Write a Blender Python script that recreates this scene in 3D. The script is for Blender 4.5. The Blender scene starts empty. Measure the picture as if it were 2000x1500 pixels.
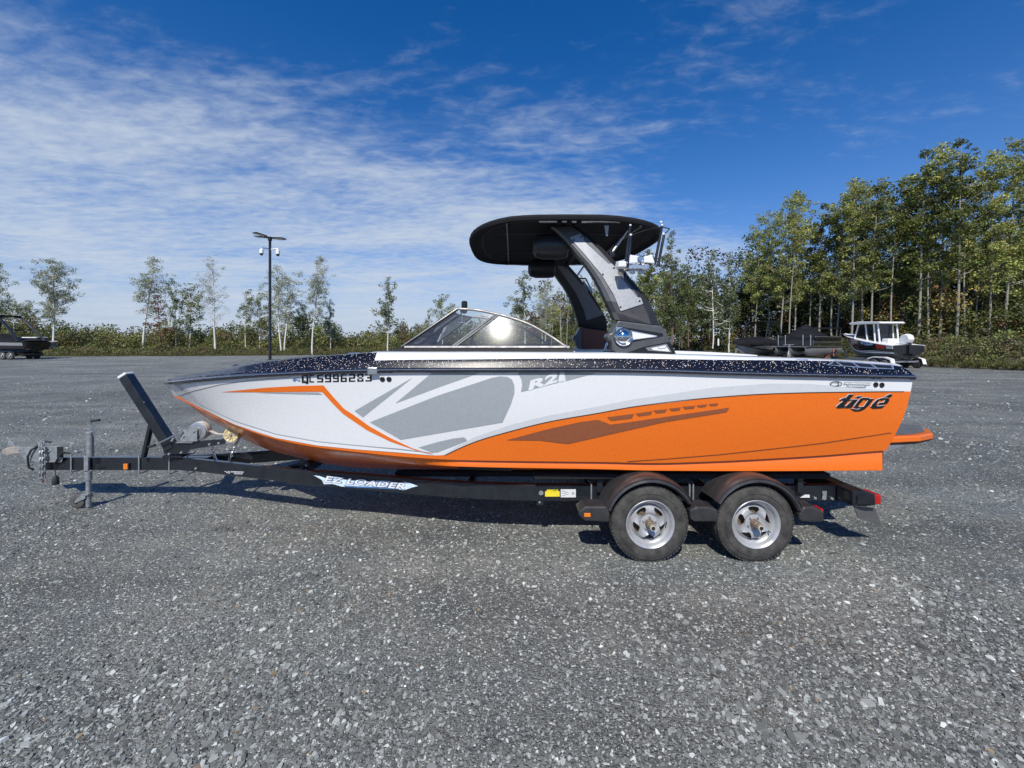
import bpy, bmesh, math, random
import numpy as np
from mathutils import Vector, Matrix
from mathutils.bvhtree import BVHTree
R = math.radians
S = bpy.context.scene
COL = S.collection
random.seed(7)
rng = np.random.default_rng(7)

# ------------------------------------------------------------------ camera, sky, sun
F, CX, CY, H = 800.0, 1000.0, 664.0, 1.90      # pixels per unit depth of the 2000 px photograph, eye height
cam = bpy.data.objects.new('camera', bpy.data.cameras.new('camera'))
COL.objects.link(cam)
cam.location = (0, 0, H)
cam.rotation_euler = (R(90), 0, 0)
cam.data.sensor_width = 36.0
cam.data.lens = F / 2000 * 36.0
cam.data.shift_y = -(750 - CY) / 2000
cam.data.clip_start = 0.05
cam.data.clip_end = 3000
S.camera = cam

SUN_EL, SUN_AZ = 46.0, 12.0                     # the sun stands behind the camera, a little to the left
SD = Vector((-math.sin(R(SUN_AZ)) * math.cos(R(SUN_EL)), -math.cos(R(SUN_AZ)) * math.cos(R(SUN_EL)), math.sin(R(SUN_EL))))
sun = bpy.data.objects.new('sun', bpy.data.lights.new('sun', 'SUN'))
COL.objects.link(sun)
sun.data.energy = 4.7
sun.data.angle = R(0.55)
sun.data.color = (1.0, 0.955, 0.88)
sun.rotation_euler = SD.to_track_quat('Z', 'Y').to_euler()
sun.location = SD * 60

W = bpy.data.worlds.new('World')
S.world = W
W.use_nodes = True
nt = W.node_tree
nt.nodes.clear()
def WN(t, **k):
    n = nt.nodes.new(t)
    for a, b in k.items(): setattr(n, a, b)
    return n
def wl(a, b): nt.links.new(a, b)
sky = WN('ShaderNodeTexSky', sky_type='NISHITA')
sky.sun_disc = False
sky.sun_elevation = R(SUN_EL)
sky.sun_rotation = math.atan2(SD.x, SD.y)
sky.altitude = 300
sky.air_density = 1.0
sky.dust_density = 0.1
sky.ozone_density = 3.0
tc = WN('ShaderNodeTexCoord')
sep = WN('ShaderNodeSeparateXYZ'); wl(tc.outputs['Generated'], sep.inputs[0])
def M(op, a, b=None, c=None, clamp=False):
    n = WN('ShaderNodeMath', operation=op); n.use_clamp = clamp
    for i, v in enumerate((a, b, c)):
        if v is None: continue
        if isinstance(v, (int, float)): n.inputs[i].default_value = v
        else: wl(v, n.inputs[i])
    return n.outputs[0]
zz = M('ADD', M('MAXIMUM', sep.outputs['Z'], 0.0), 0.10)
u = M('DIVIDE', sep.outputs['X'], zz); v = M('DIVIDE', sep.outputs['Y'], zz)
cmb = WN('ShaderNodeCombineXYZ'); wl(u, cmb.inputs[0]); wl(v, cmb.inputs[1])
def wnoise(scale, loc, rot, sc, detail=8, rough=.6, dist=0.0):
    mp = WN('ShaderNodeMapping'); mp.inputs['Location'].default_value = loc
    mp.inputs['Rotation'].default_value = rot; mp.inputs['Scale'].default_value = sc
    wl(cmb.outputs[0], mp.inputs[0])
    n = WN('ShaderNodeTexNoise'); n.inputs['Scale'].default_value = scale
    n.inputs['Detail'].default_value = detail; n.inputs['Roughness'].default_value = rough
    n.inputs['Distortion'].default_value = dist
    wl(mp.outputs[0], n.inputs['Vector'])
    return n.outputs['Fac']
def ramp(x, lo, hi):
    n = WN('ShaderNodeMapRange', interpolation_type='SMOOTHSTEP')
    n.inputs['From Min'].default_value = lo; n.inputs['From Max'].default_value = hi
    wl(x, n.inputs['Value']); return n.outputs['Result']
big = wnoise(.55, (3.1, 1.7, 0), (0, 0, .3), (1, 1, 1), 3, .5)
streak = wnoise(1.3, (0.6, 4.2, 0), (0, 0, R(-38)), (0.7, 1.7, 1), 9, .60, .6)
puff = wnoise(9.0, (2, 9, 0), (0, 0, R(30)), (1, 1.8, 1), 7, .6, .3)
thin = wnoise(.9, (7.3, 2.1, 0), (0, 0, R(-25)), (0.35, 2.6, 1), 9, .66, .7)
# the cirrus sheet lies to the west (left) and thins out to the east
west = ramp(M('ADD', M('MULTIPLY', u, -1.0), M('MULTIPLY', v, 1.45)), 1.1, 3.9)
cov = M('ADD', M('MULTIPLY', west, 0.56), M('MULTIPLY', M('SUBTRACT', big, 0.5), 0.75))
dens = M('ADD', cov, M('ADD', M('MULTIPLY', M('SUBTRACT', streak, 0.5), .95), M('MULTIPLY', M('SUBTRACT', puff, 0.5), .60)))
c1 = M('MULTIPLY', ramp(dens, .06, .86), .93)
c2 = M('MULTIPLY', ramp(M('ADD', thin, M('MULTIPLY', west, .10)), .57, .86), .30)
cl = M('MAXIMUM', c1, c2)
# thin haze low over the horizon
hzf = M('MULTIPLY', M('POWER', 2.718, M('MULTIPLY', M('MAXIMUM', sep.outputs['Z'], 0.0), -5.5)), .82)
hzm = WN('ShaderNodeMix', data_type='RGBA'); wl(hzf, hzm.inputs['Factor']); hzm.inputs['B'].default_value = (3.0, 4.3, 6.6, 1)
mixc = WN('ShaderNodeMix', data_type='RGBA')
wl(cl, mixc.inputs['Factor'])
hs = WN('ShaderNodeHueSaturation'); hs.inputs['Saturation'].default_value = 1.42; hs.inputs['Value'].default_value = 1.12
wl(sky.outputs[0], hs.inputs['Color'])
tint = WN('ShaderNodeVectorMath', operation='MULTIPLY'); tint.inputs[1].default_value = (1.0, .90, 1.12)
wl(hs.outputs[0], tint.inputs[0]); wl(tint.outputs[0], hzm.inputs['A']); wl(hzm.outputs['Result'], mixc.inputs['A'])
mixc.inputs['B'].default_value = (5.7, 6.5, 7.6, 1)
bg = WN('ShaderNodeBackground'); bg.inputs['Strength'].default_value = 0.10
wl(mixc.outputs['Result'], bg.inputs['Color'])
wo = WN('ShaderNodeOutputWorld'); wl(bg.outputs[0], wo.inputs['Surface'])

S.view_settings.view_transform = 'Standard'
S.view_settings.look = 'None'
S.view_settings.exposure = 0.0
S.view_settings.gamma = 1.0
S.view_settings.use_curve_mapping = False
S.cycles.max_bounces = 8
S.cycles.transparent_max_bounces = 16
S.cycles.sample_clamp_indirect = 6.0

# ------------------------------------------------------------------ helpers
def P(px, py, D):
    """point at depth D (metres from the viewer) under photograph pixel px, py"""
    return Vector(((px - CX) * D / F, D, H - (py - CY) * D / F))
def gd(py):            # depth of level ground under pixel row py
    return H * F / (py - CY)

MATS = {}
def mat(name, color, rough=.5, metal=0.0, coat=0.0, var=.12, vscale=14.0, bump=0.0, bscale=120.0, rvar=.08, spec=.5, coord='Object', trans=0.0):
    if name in MATS: return MATS[name]
    m = bpy.data.materials.new(name); m.use_nodes = True
    t = m.node_tree; b = t.nodes['Principled BSDF']
    b.inputs['Roughness'].default_value = rough; b.inputs['Metallic'].default_value = metal
    b.inputs['Coat Weight'].default_value = coat; b.inputs['Coat Roughness'].default_value = .04
    b.inputs['Specular IOR Level'].default_value = spec
    co = t.nodes.new('ShaderNodeTexCoord')
    n = t.nodes.new('ShaderNodeTexNoise'); n.inputs['Scale'].default_value = vscale; n.inputs['Detail'].default_value = 6
    t.links.new(co.outputs[coord], n.inputs['Vector'])
    mr = t.nodes.new('ShaderNodeMapRange'); mr.inputs['To Min'].default_value = 1 - var; mr.inputs['To Max'].default_value = 1 + var
    mr.inputs['From Min'].default_value = .25; mr.inputs['From Max'].default_value = .75
    t.links.new(n.outputs['Fac'], mr.inputs['Value'])
    vm = t.nodes.new('ShaderNodeVectorMath'); vm.operation = 'SCALE'; vm.inputs[0].default_value = color
    t.links.new(mr.outputs[0], vm.inputs['Scale']); t.links.new(vm.outputs[0], b.inputs['Base Color'])
    r2 = t.nodes.new('ShaderNodeMapRange'); r2.inputs['To Min'].default_value = max(0.0, rough - rvar); r2.inputs['To Max'].default_value = min(1, rough + rvar)
    r2.inputs['From Min'].default_value = .3; r2.inputs['From Max'].default_value = .7
    t.links.new(n.outputs['Fac'], r2.inputs['Value']); t.links.new(r2.outputs[0], b.inputs['Roughness'])
    if bump:
        n2 = t.nodes.new('ShaderNodeTexNoise'); n2.inputs['Scale'].default_value = bscale; n2.inputs['Detail'].default_value = 4
        t.links.new(co.outputs[coord], n2.inputs['Vector'])
        bp = t.nodes.new('ShaderNodeBump'); bp.inputs['Strength'].default_value = bump; bp.inputs['Distance'].default_value = .01
        t.links.new(n2.outputs['Fac'], bp.inputs['Height']); t.links.new(bp.outputs[0], b.inputs['Normal'])
    MATS[name] = m
    return m

def attr_mat(name, rough=.8, translucent=0.0, spec=.3, hue_obj=.0):
    """colour comes from the mesh's own colour attribute 'tone' (each leaf or stone its own colour)"""
    m = bpy.data.materials.new(name); m.use_nodes = True
    t = m.node_tree; b = t.nodes['Principled BSDF']
    a = t.nodes.new('ShaderNodeAttribute'); a.attribute_name = 'tone'
    src = a.outputs['Color']
    if hue_obj:
        oi = t.nodes.new('ShaderNodeObjectInfo')
        mr = t.nodes.new('ShaderNodeMapRange'); mr.inputs['To Min'].default_value = 1 - hue_obj; mr.inputs['To Max'].default_value = 1 + hue_obj
        t.links.new(oi.outputs['Random'], mr.inputs['Value'])
        vm = t.nodes.new('ShaderNodeVectorMath'); vm.operation = 'SCALE'
        t.links.new(src, vm.inputs[0]); t.links.new(mr.outputs[0], vm.inputs['Scale']); src = vm.outputs[0]
    t.links.new(src, b.inputs['Base Color'])
    b.inputs['Roughness'].default_value = rough; b.inputs['Specular IOR Level'].default_value = spec
    if translucent:
        tr = t.nodes.new('ShaderNodeBsdfTranslucent'); t.links.new(src, tr.inputs['Color'])
        mx = t.nodes.new('ShaderNodeMixShader'); mx.inputs[0].default_value = translucent
        t.links.new(b.outputs[0], mx.inputs[1]); t.links.new(tr.outputs[0], mx.inputs[2])
        t.links.new(mx.outputs[0], t.nodes['Material Output'].inputs['Surface'])
    MATS[name] = m
    return m

class MB:
    def __init__(s): s.v = []; s.f = []; s.m = []; s.sm = []; s.mi = 0
    def add(s, vs, fs, smooth=False, mi=None):
        o = len(s.v); s.v += [tuple(p) for p in vs]
        for f in fs:
            s.f.append([o + i for i in f]); s.m.append(s.mi if mi is None else mi); s.sm.append(smooth)
        return s
    def box(s, c, d, rot=None, mi=None):
        c = Vector(c); hx, hy, hz = d[0] / 2, d[1] / 2, d[2] / 2
        vs = [Vector((x * hx, y * hy, z * hz)) for x in (-1, 1) for y in (-1, 1) for z in (-1, 1)]
        if rot is not None: vs = [rot @ p for p in vs]
        return s.add([c + p for p in vs], [(0, 1, 3, 2), (4, 6, 7, 5), (0, 4, 5, 1), (2, 3, 7, 6), (0, 2, 6, 4), (1, 5, 7, 3)], mi=mi)
    def beam(s, a, b, w, h, up=(0, 0, 1), mi=None):
        a = Vector(a); b = Vector(b); d = (b - a); L = d.length; d.normalize()
        sd = d.cross(Vector(up)).normalized(); u2 = sd.cross(d)
        rot = Matrix((d, sd, u2)).transposed()
        return s.box((a + b) / 2, (L, w, h), rot, mi)
    def tube(s, pts, r, n=8, cap=True, smooth=True, mi=None):
        pts = [Vector(p) for p in pts]; rs = r if isinstance(r, (list, tuple)) else [r] * len(pts)
        vs = []; fs = []; pu = None
        for i, p in enumerate(pts):
            d = (pts[min(i + 1, len(pts) - 1)] - pts[max(i - 1, 0)]).normalized()
            if pu is None:
                pu = Vector((0, 0, 1)) if abs(d.z) < .9 else Vector((1, 0, 0))
            a = (pu - d * pu.dot(d)).normalized(); pu = a; b = d.cross(a)
            vs += [p + (a * math.cos(2 * math.pi * k / n) + b * math.sin(2 * math.pi * k / n)) * rs[i] for k in range(n)]
        for i in range(len(pts) - 1):
            for k in range(n):
                fs.append((i * n + k, i * n + (k + 1) % n, (i + 1) * n + (k + 1) % n, (i + 1) * n + k))
        s.add(vs, fs, smooth, mi)
        if cap:
            o = len(s.v) - len(vs)
            s.f.append([o + k for k in range(n)][::-1]); s.m.append(s.mi if mi is None else mi); s.sm.append(False)
            s.f.append([o + (len(pts) - 1) * n + k for k in range(n)]); s.m.append(s.mi if mi is None else mi); s.sm.append(False)
        return s
    def lathe(s, c, axis, prof, n=24, smooth=True, mi=None, close=False):
        """prof: (distance along axis, radius)"""
        c = Vector(c); d = Vector(axis).normalized()
        pu = Vector((0, 0, 1)) if abs(d.z) < .9 else Vector((1, 0, 0))
        a = (pu - d * pu.dot(d)).normalized(); b = d.cross(a)
        vs = []; fs = []
        for t, r in prof:
            vs += [c + d * t + (a * math.cos(2 * math.pi * k / n) + b * math.sin(2 * math.pi * k / n)) * max(r, 1e-5) for k in range(n)]
        for i in range(len(prof) - 1):
            for k in range(n):
                fs.append((i * n + k, i * n + (k + 1) % n, (i + 1) * n + (k + 1) % n, (i + 1) * n + k))
        return s.add(vs, fs, smooth, mi)
    def prism(s, front, back, mi=None, smooth=False):
        n = len(front)
        fs = [tuple(range(n)), tuple(range(2 * n - 1, n - 1, -1))]
        s.add(list(front) + list(back), fs, False, mi)
        return s.add(list(front) + list(back), [(i, i + n, (i + 1) % n + n, (i + 1) % n) for i in range(n)], smooth, mi)
    def grid(s, rows, smooth=True, mi=None):
        n = len(rows[0]); vs = [p for r in rows for p in r]
        return s.add(vs, [(i * n + k, i * n + k + 1, (i + 1) * n + k + 1, (i + 1) * n + k) for i in range(len(rows) - 1) for k in range(n - 1)], smooth, mi)
    def sphere(s, c, r, n=10, mi=None, sz=(1, 1, 1)):
        c = Vector(c); rows = []
        for i in range(n // 2 + 1):
            th = math.pi * i / (n // 2)
            rows.append([c + Vector((r * sz[0] * math.sin(th) * math.cos(2 * math.pi * k / n), r * sz[1] * math.sin(th) * math.sin(2 * math.pi * k / n), r * sz[2] * math.cos(th))) for k in range(n + 1)])
        return s.grid(rows, True, mi)

def tag(o, label=None, cat=None, group=None, kind=None):
    if label: o['label'] = label
    if cat: o['category'] = cat
    if group: o['group'] = group
    if kind: o['kind'] = kind
    return o
def thing(name, label, cat, loc=(0, 0, 0), rz=0.0, group=None):
    o = bpy.data.objects.new(name, None); COL.objects.link(o)
    o.location = loc; o.rotation_euler = (0, 0, rz); o.empty_display_size = .2
    return tag(o, label, cat, group)
def obj(name, mb, mats, parent=None, local=False, bevel=0.0, merge=True, label=None):
    """link a mesh; its points are in world space, or (local) in the space of the thing it belongs to"""
    if not isinstance(mats, (list, tuple)): mats = [mats]
    base = Vector((0, 0, 0)); p = parent
    while p is not None:
        if not (local and p.parent is None): base += p.location
        p = p.parent
    V = [Vector(q) for q in mb.v]
    lo = Vector([min(q[i] for q in V) for i in range(3)]); hi = Vector([max(q[i] for q in V) for i in range(3)])
    c = (lo + hi) / 2
    if parent is None: c.z = lo.z
    me = bpy.data.meshes.new(name)
    me.from_pydata([q - c for q in V], [], mb.f)
    for m in mats: me.materials.append(m)
    me.polygons.foreach_set('material_index', mb.m)
    me.polygons.foreach_set('use_smooth', mb.sm)
    if merge:
        bm = bmesh.new(); bm.from_mesh(me)
        bmesh.ops.remove_doubles(bm, verts=bm.verts, dist=1e-5)
        bmesh.ops.recalc_face_normals(bm, faces=bm.faces)
        bm.to_mesh(me); bm.free()
    if any(mb.sm): me.set_sharp_from_angle(angle=R(32))
    o = bpy.data.objects.new(name, me); COL.objects.link(o)
    if parent is not None: o.parent = parent
    o.location = c - base
    if bevel:
        bv = o.modifiers.new('bevel', 'BEVEL'); bv.width = bevel; bv.segments = 2; bv.limit_method = 'ANGLE'; bv.angle_limit = R(40)
    if label: o['label'] = label
    return o
def copy_tree(o, parent=None, first=True):
    c = o.copy(); COL.objects.link(c); c.parent = parent
    for ch in list(o.children): copy_tree(ch, c, False)
    return c
def relocate(root, d):
    root.location = Vector(root.location) + Vector(d); return root
def np_mesh(name, V, faces, mats, tone=None, parent=None, loc=(0, 0, 0), smooth=False):
    """V (n,3); faces: list of (m,k) index arrays"""
    me = bpy.data.meshes.new(name)
    V = np.asarray(V, dtype=np.float32)
    me.vertices.add(len(V)); me.vertices.foreach_set('co', V.ravel())
    idx = np.concatenate([f.ravel() for f in faces]).astype(np.int32)
    tot = np.concatenate([np.full(len(f), f.shape[1]) for f in faces]).astype(np.int32)
    st = np.concatenate([[0], np.cumsum(tot)[:-1]]).astype(np.int32)
    me.loops.add(len(idx)); me.loops.foreach_set('vertex_index', idx)
    me.polygons.add(len(tot)); me.polygons.foreach_set('loop_start', st); me.polygons.foreach_set('loop_total', tot)
    me.polygons.foreach_set('use_smooth', np.full(len(tot), smooth))
    me.update(calc_edges=True)
    if tone is not None:
        at = me.color_attributes.new('tone', 'FLOAT_COLOR', 'POINT')
        c4 = np.ones((len(V), 4), dtype=np.float32); c4[:, :3] = tone
        at.data.foreach_set('color', c4.ravel())
    for m in (mats if isinstance(mats, (list, tuple)) else [mats]): me.materials.append(m)
    o = bpy.data.objects.new(name, me); COL.objects.link(o); o.location = loc
    if parent is not None: o.parent = parent
    return o
def interp(tab):
    xs = np.array([a for a, b in tab], float); ys = np.array([b for a, b in tab], float)
    h = np.diff(xs); dl = np.diff(ys) / h; m = np.zeros(len(xs)); m[0] = dl[0]; m[-1] = dl[-1]
    for i in range(1, len(xs) - 1):
        if dl[i - 1] * dl[i] > 0:
            w1 = 2 * h[i] + h[i - 1]; w2 = h[i] + 2 * h[i - 1]
            m[i] = (w1 + w2) / (w1 / dl[i - 1] + w2 / dl[i])
    def f(x):
        x = min(max(x, xs[0]), xs[-1]); i = int(min(max(np.searchsorted(xs, x) - 1, 0), len(xs) - 2))
        t = (x - xs[i]) / h[i]
        return float(ys[i] * (1 + 2 * t) * (1 - t) ** 2 + m[i] * h[i] * t * (1 - t) ** 2 + ys[i + 1] * t * t * (3 - 2 * t) + m[i + 1] * h[i] * t * t * (t - 1))
    return f

# ------------------------------------------------------------------ materials
m_white = mat('gelcoat_white', (.80, .80, .79), .16, coat=.5, var=.015, vscale=3)
m_silverpaint = mat('hull_pale_silver', (.76, .765, .755), .28, coat=.8, var=.012, vscale=60)
m_hullgrey = mat('decal_grey', (.33, .36, .37), .3, coat=.3, var=.03, vscale=30)
m_band = mat('decal_light_grey', (.60, .615, .62), .3, coat=.3, var=.02)
m_orange = mat('gelcoat_orange', (.82, .165, .012), .30, coat=.25, var=.05, vscale=90)
m_brown = mat('decal_brown', (.27, .085, .035), .32, coat=.3, var=.05, vscale=40)
m_black = mat('decal_black', (.012, .012, .014), .35, var=.1)
m_dkline = mat('pinstripe_charcoal', (.07, .045, .04), .4)
m_navy = mat('rub_rail_vinyl', (.018, .022, .038), .22, coat=.4, var=.1)
m_rubber = mat('black_rubber', (.018, .018, .018), .62, var=.2, bump=.15)
m_chrome = mat('chrome', (.70, .69, .68), .12, metal=1.0, var=.03, rvar=.03)
m_steel = mat('stainless_steel', (.62, .63, .64), .22, metal=1.0, var=.06)
m_alu = mat('brushed_aluminium', (.60, .61, .62), .34, metal=.85, var=.06, vscale=40)
m_galv = mat('galvanised_steel', (.35, .37, .375), .5, metal=.55, var=.22, vscale=24, bump=.08)
m_blkmetal = mat('black_painted_steel', (.013, .015, .019), .30, coat=.25, var=.3, vscale=9, bump=.03)
m_frame = mat('trailer_black_enamel', (.014, .017, .022), .27, coat=.4, var=.25, vscale=7)
m_towergrey = mat('tower_charcoal', (.105, .108, .112), .42, metal=.35, var=.06)
m_towerblk = mat('tower_black', (.022, .022, .024), .45, var=.1)
m_panel = mat('tower_panel_silver', (.33, .34, .35), .42, metal=.3, var=.05, vscale=50)
m_canvas = mat('black_canvas', (.016, .016, .018), .85, var=.25, vscale=6, bump=.3, bscale=300, spec=.25)
m_cover = mat('boat_cover_cloth', (.014, .014, .017), .8, var=.35, vscale=3, bump=.6, bscale=7, spec=.15)
m_vinyl = mat('seat_vinyl', (.55, .55, .54), .5, var=.06)
m_vinyld = mat('seat_vinyl_dark', (.06, .062, .07), .5, var=.1)
m_redwood = mat('red_brown_panel', (.16, .034, .016), .4, var=.2)
m_tyre = mat('tyre_rubber', (.058, .056, .052), .85, var=.55, vscale=16, bump=.25, bscale=60, spec=.3)
m_rim = mat('silver_wheel_paint', (.47, .475, .48), .36, metal=.35, var=.10)
m_grease = mat('greasy_hub', (.21, .16, .11), .5, metal=.3, var=.5, vscale=60)
m_plastic = mat('fender_plastic', (.036, .035, .036), .36, var=.25, vscale=12, bump=.1, spec=.6)
m_amber = mat('amber_lens', (.75, .20, .015), .18, coat=.5)
m_red = mat('red_lens', (.45, .012, .012), .15, coat=.5)
m_cream = mat('cream_roller', (.62, .52, .30), .5, var=.15)
m_strap = mat('webbing_strap', (.62, .61, .56), .8, var=.15)
m_yellow = mat('yellow_sticker', (.80, .66, .03), .5)
m_paper = mat('white_sticker', (.70, .70, .69), .5, var=.1)
m_ice = mat('ice_blue_sticker', (.60, .74, .86), .65, var=.25, vscale=60)
m_icedk = mat('blue_sticker', (.06, .16, .34), .6, var=.2)
m_grip = mat('traction_pad', (.10, .11, .12), .85, var=.2, bump=.4)
m_dkpoly = mat('hull_underside_dark', (.012, .012, .014), .5)
m_bunk = mat('carpet_bunk', (.012, .012, .013), .95, bump=.4)
m_white2 = mat('white_paint', (.78, .78, .77), .35, var=.03)
m_redmark = mat('red_marking', (.55, .03, .02), .4)
m_orangestrap = mat('orange_strap', (.75, .13, .04), .7)
m_bark = mat('pale_bark', (.27, .255, .21), .85, var=.45, vscale=7, bump=.3, bscale=30)
m_birchbark = mat('birch_bark', (.62, .61, .56), .8, var=.30, vscale=5, bump=.2, bscale=30)
m_brownbark = mat('brown_bark', (.14, .10, .075), .9, var=.3, vscale=6)
m_hedge = mat('bank_earth', (.075, .068, .038), .95, var=.5, vscale=.9, bump=.6, bscale=5)
m_leaf = attr_mat('leaf', .55, .28, .4, .12)
m_grassm = attr_mat('grass_blades', .8, .25, .2)
m_stone = attr_mat('slate_stone', .62, 0, .5)

# metal-flake gelcoat: navy, the flecks' sparkle painted in as bright base colour
def flake_mat():
    m = bpy.data.materials.new('navy_metal_flake'); m.use_nodes = True
    t = m.node_tree; b = t.nodes['Principled BSDF']
    co = t.nodes.new('ShaderNodeTexCoord')
    def layer(scale, cut, rad):
        vo = t.nodes.new('ShaderNodeTexVoronoi'); vo.inputs['Scale'].default_value = scale; t.links.new(co.outputs['Object'], vo.inputs['Vector'])
        sp = t.nodes.new('ShaderNodeSeparateColor'); t.links.new(vo.outputs['Color'], sp.inputs[0])
        g = t.nodes.new('ShaderNodeMath'); g.operation = 'GREATER_THAN'; g.inputs[1].default_value = cut; t.links.new(sp.outputs[0], g.inputs[0])
        l = t.nodes.new('ShaderNodeMath'); l.operation = 'LESS_THAN'; l.inputs[1].default_value = rad; t.links.new(vo.outputs['Distance'], l.inputs[0])
        mu = t.nodes.new('ShaderNodeMath'); mu.operation = 'MULTIPLY'; t.links.new(g.outputs[0], mu.inputs[0]); t.links.new(l.outputs[0], mu.inputs[1])
        return mu.outputs[0], sp
    a, sp = layer(120, .80, .38); a2, _ = layer(62, .93, .22)
    mx = t.nodes.new('ShaderNodeMath'); mx.operation = 'MAXIMUM'; t.links.new(a, mx.inputs[0]); t.links.new(a2, mx.inputs[1])
    cr = t.nodes.new('ShaderNodeValToRGB'); t.links.new(sp.outputs[1], cr.inputs[0])
    e = cr.color_ramp.elements; e[0].color = (1, .95, .85, 1); e[1].color = (1, 1, 1, 1)
    k = cr.color_ramp.elements.new(.42); k.color = (.95, .62, .34, 1)
    k = cr.color_ramp.elements.new(.6); k.color = (.75, .82, .95, 1)
    k = cr.color_ramp.elements.new(.25); k.color = (.16, .16, .2, 1)
    k = cr.color_ramp.elements.new(.8); k.color = (.2, .2, .26, 1)
    c = t.nodes.new('ShaderNodeMix'); c.data_type = 'RGBA'; c.inputs['A'].default_value = (.004, .005, .012, 1)
    t.links.new(mx.outputs[0], c.inputs['Factor']); t.links.new(cr.outputs[0], c.inputs['B'])
    t.links.new(c.outputs['Result'], b.inputs['Base Color'])
    b.inputs['Roughness'].default_value = .3; b.inputs['Coat Weight'].default_value = .12; b.inputs['Coat Roughness'].default_value = .05; b.inputs['Specular IOR Level'].default_value = .3
    MATS['flake'] = m
    return m
m_flake = flake_mat()
def glass_mat(name, tint, rough, base=.03):
    m = bpy.data.materials.new(name); m.use_nodes = True
    t = m.node_tree; t.nodes.remove(t.nodes['Principled BSDF'])
    tr = t.nodes.new('ShaderNodeBsdfTransparent'); tr.inputs[0].default_value = tint
    gl = t.nodes.new('ShaderNodeBsdfGlossy'); gl.inputs['Roughness'].default_value = rough
    n = t.nodes.new('ShaderNodeTexNoise'); n.inputs['Scale'].default_value = 9; n.inputs['Detail'].default_value = 5
    df = t.nodes.new('ShaderNodeBsdfDiffuse'); df.inputs[0].default_value = (.6, .62, .62, 1)
    mr = t.nodes.new('ShaderNodeMapRange'); mr.inputs['To Min'].default_value = .015; mr.inputs['To Max'].default_value = .085; t.links.new(n.outputs['Fac'], mr.inputs['Value'])
    m0 = t.nodes.new('ShaderNodeMixShader'); t.links.new(mr.outputs[0], m0.inputs[0]); t.links.new(tr.outputs[0], m0.inputs[1]); t.links.new(df.outputs[0], m0.inputs[2])
    fr = t.nodes.new('ShaderNodeFresnel'); fr.inputs[0].default_value = 1.5
    ad = t.nodes.new('ShaderNodeMath'); ad.operation = 'ADD'; ad.inputs[1].default_value = base; t.links.new(fr.outputs[0], ad.inputs[0])
    g2 = t.nodes.new('ShaderNodeBsdfGlossy'); g2.inputs['Roughness'].default_value = .11
    g3 = t.nodes.new('ShaderNodeMixShader'); g3.inputs[0].default_value = .025; t.links.new(gl.outputs[0], g3.inputs[1]); t.links.new(g2.outputs[0], g3.inputs[2])
    mx = t.nodes.new('ShaderNodeMixShader')
    t.links.new(ad.outputs[0], mx.inputs[0]); t.links.new(m0.outputs[0], mx.inputs[1]); t.links.new(g3.outputs[0], mx.inputs[2])
    t.links.new(mx.outputs[0], t.nodes['Material Output'].inputs['Surface'])
    MATS[name] = m
    return m
m_glass = glass_mat('windshield_glass', (.80, .84, .83, 1), .014)
m_dkglass = glass_mat('tinted_glass', (.08, .09, .1, 1), .03, .06)

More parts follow.
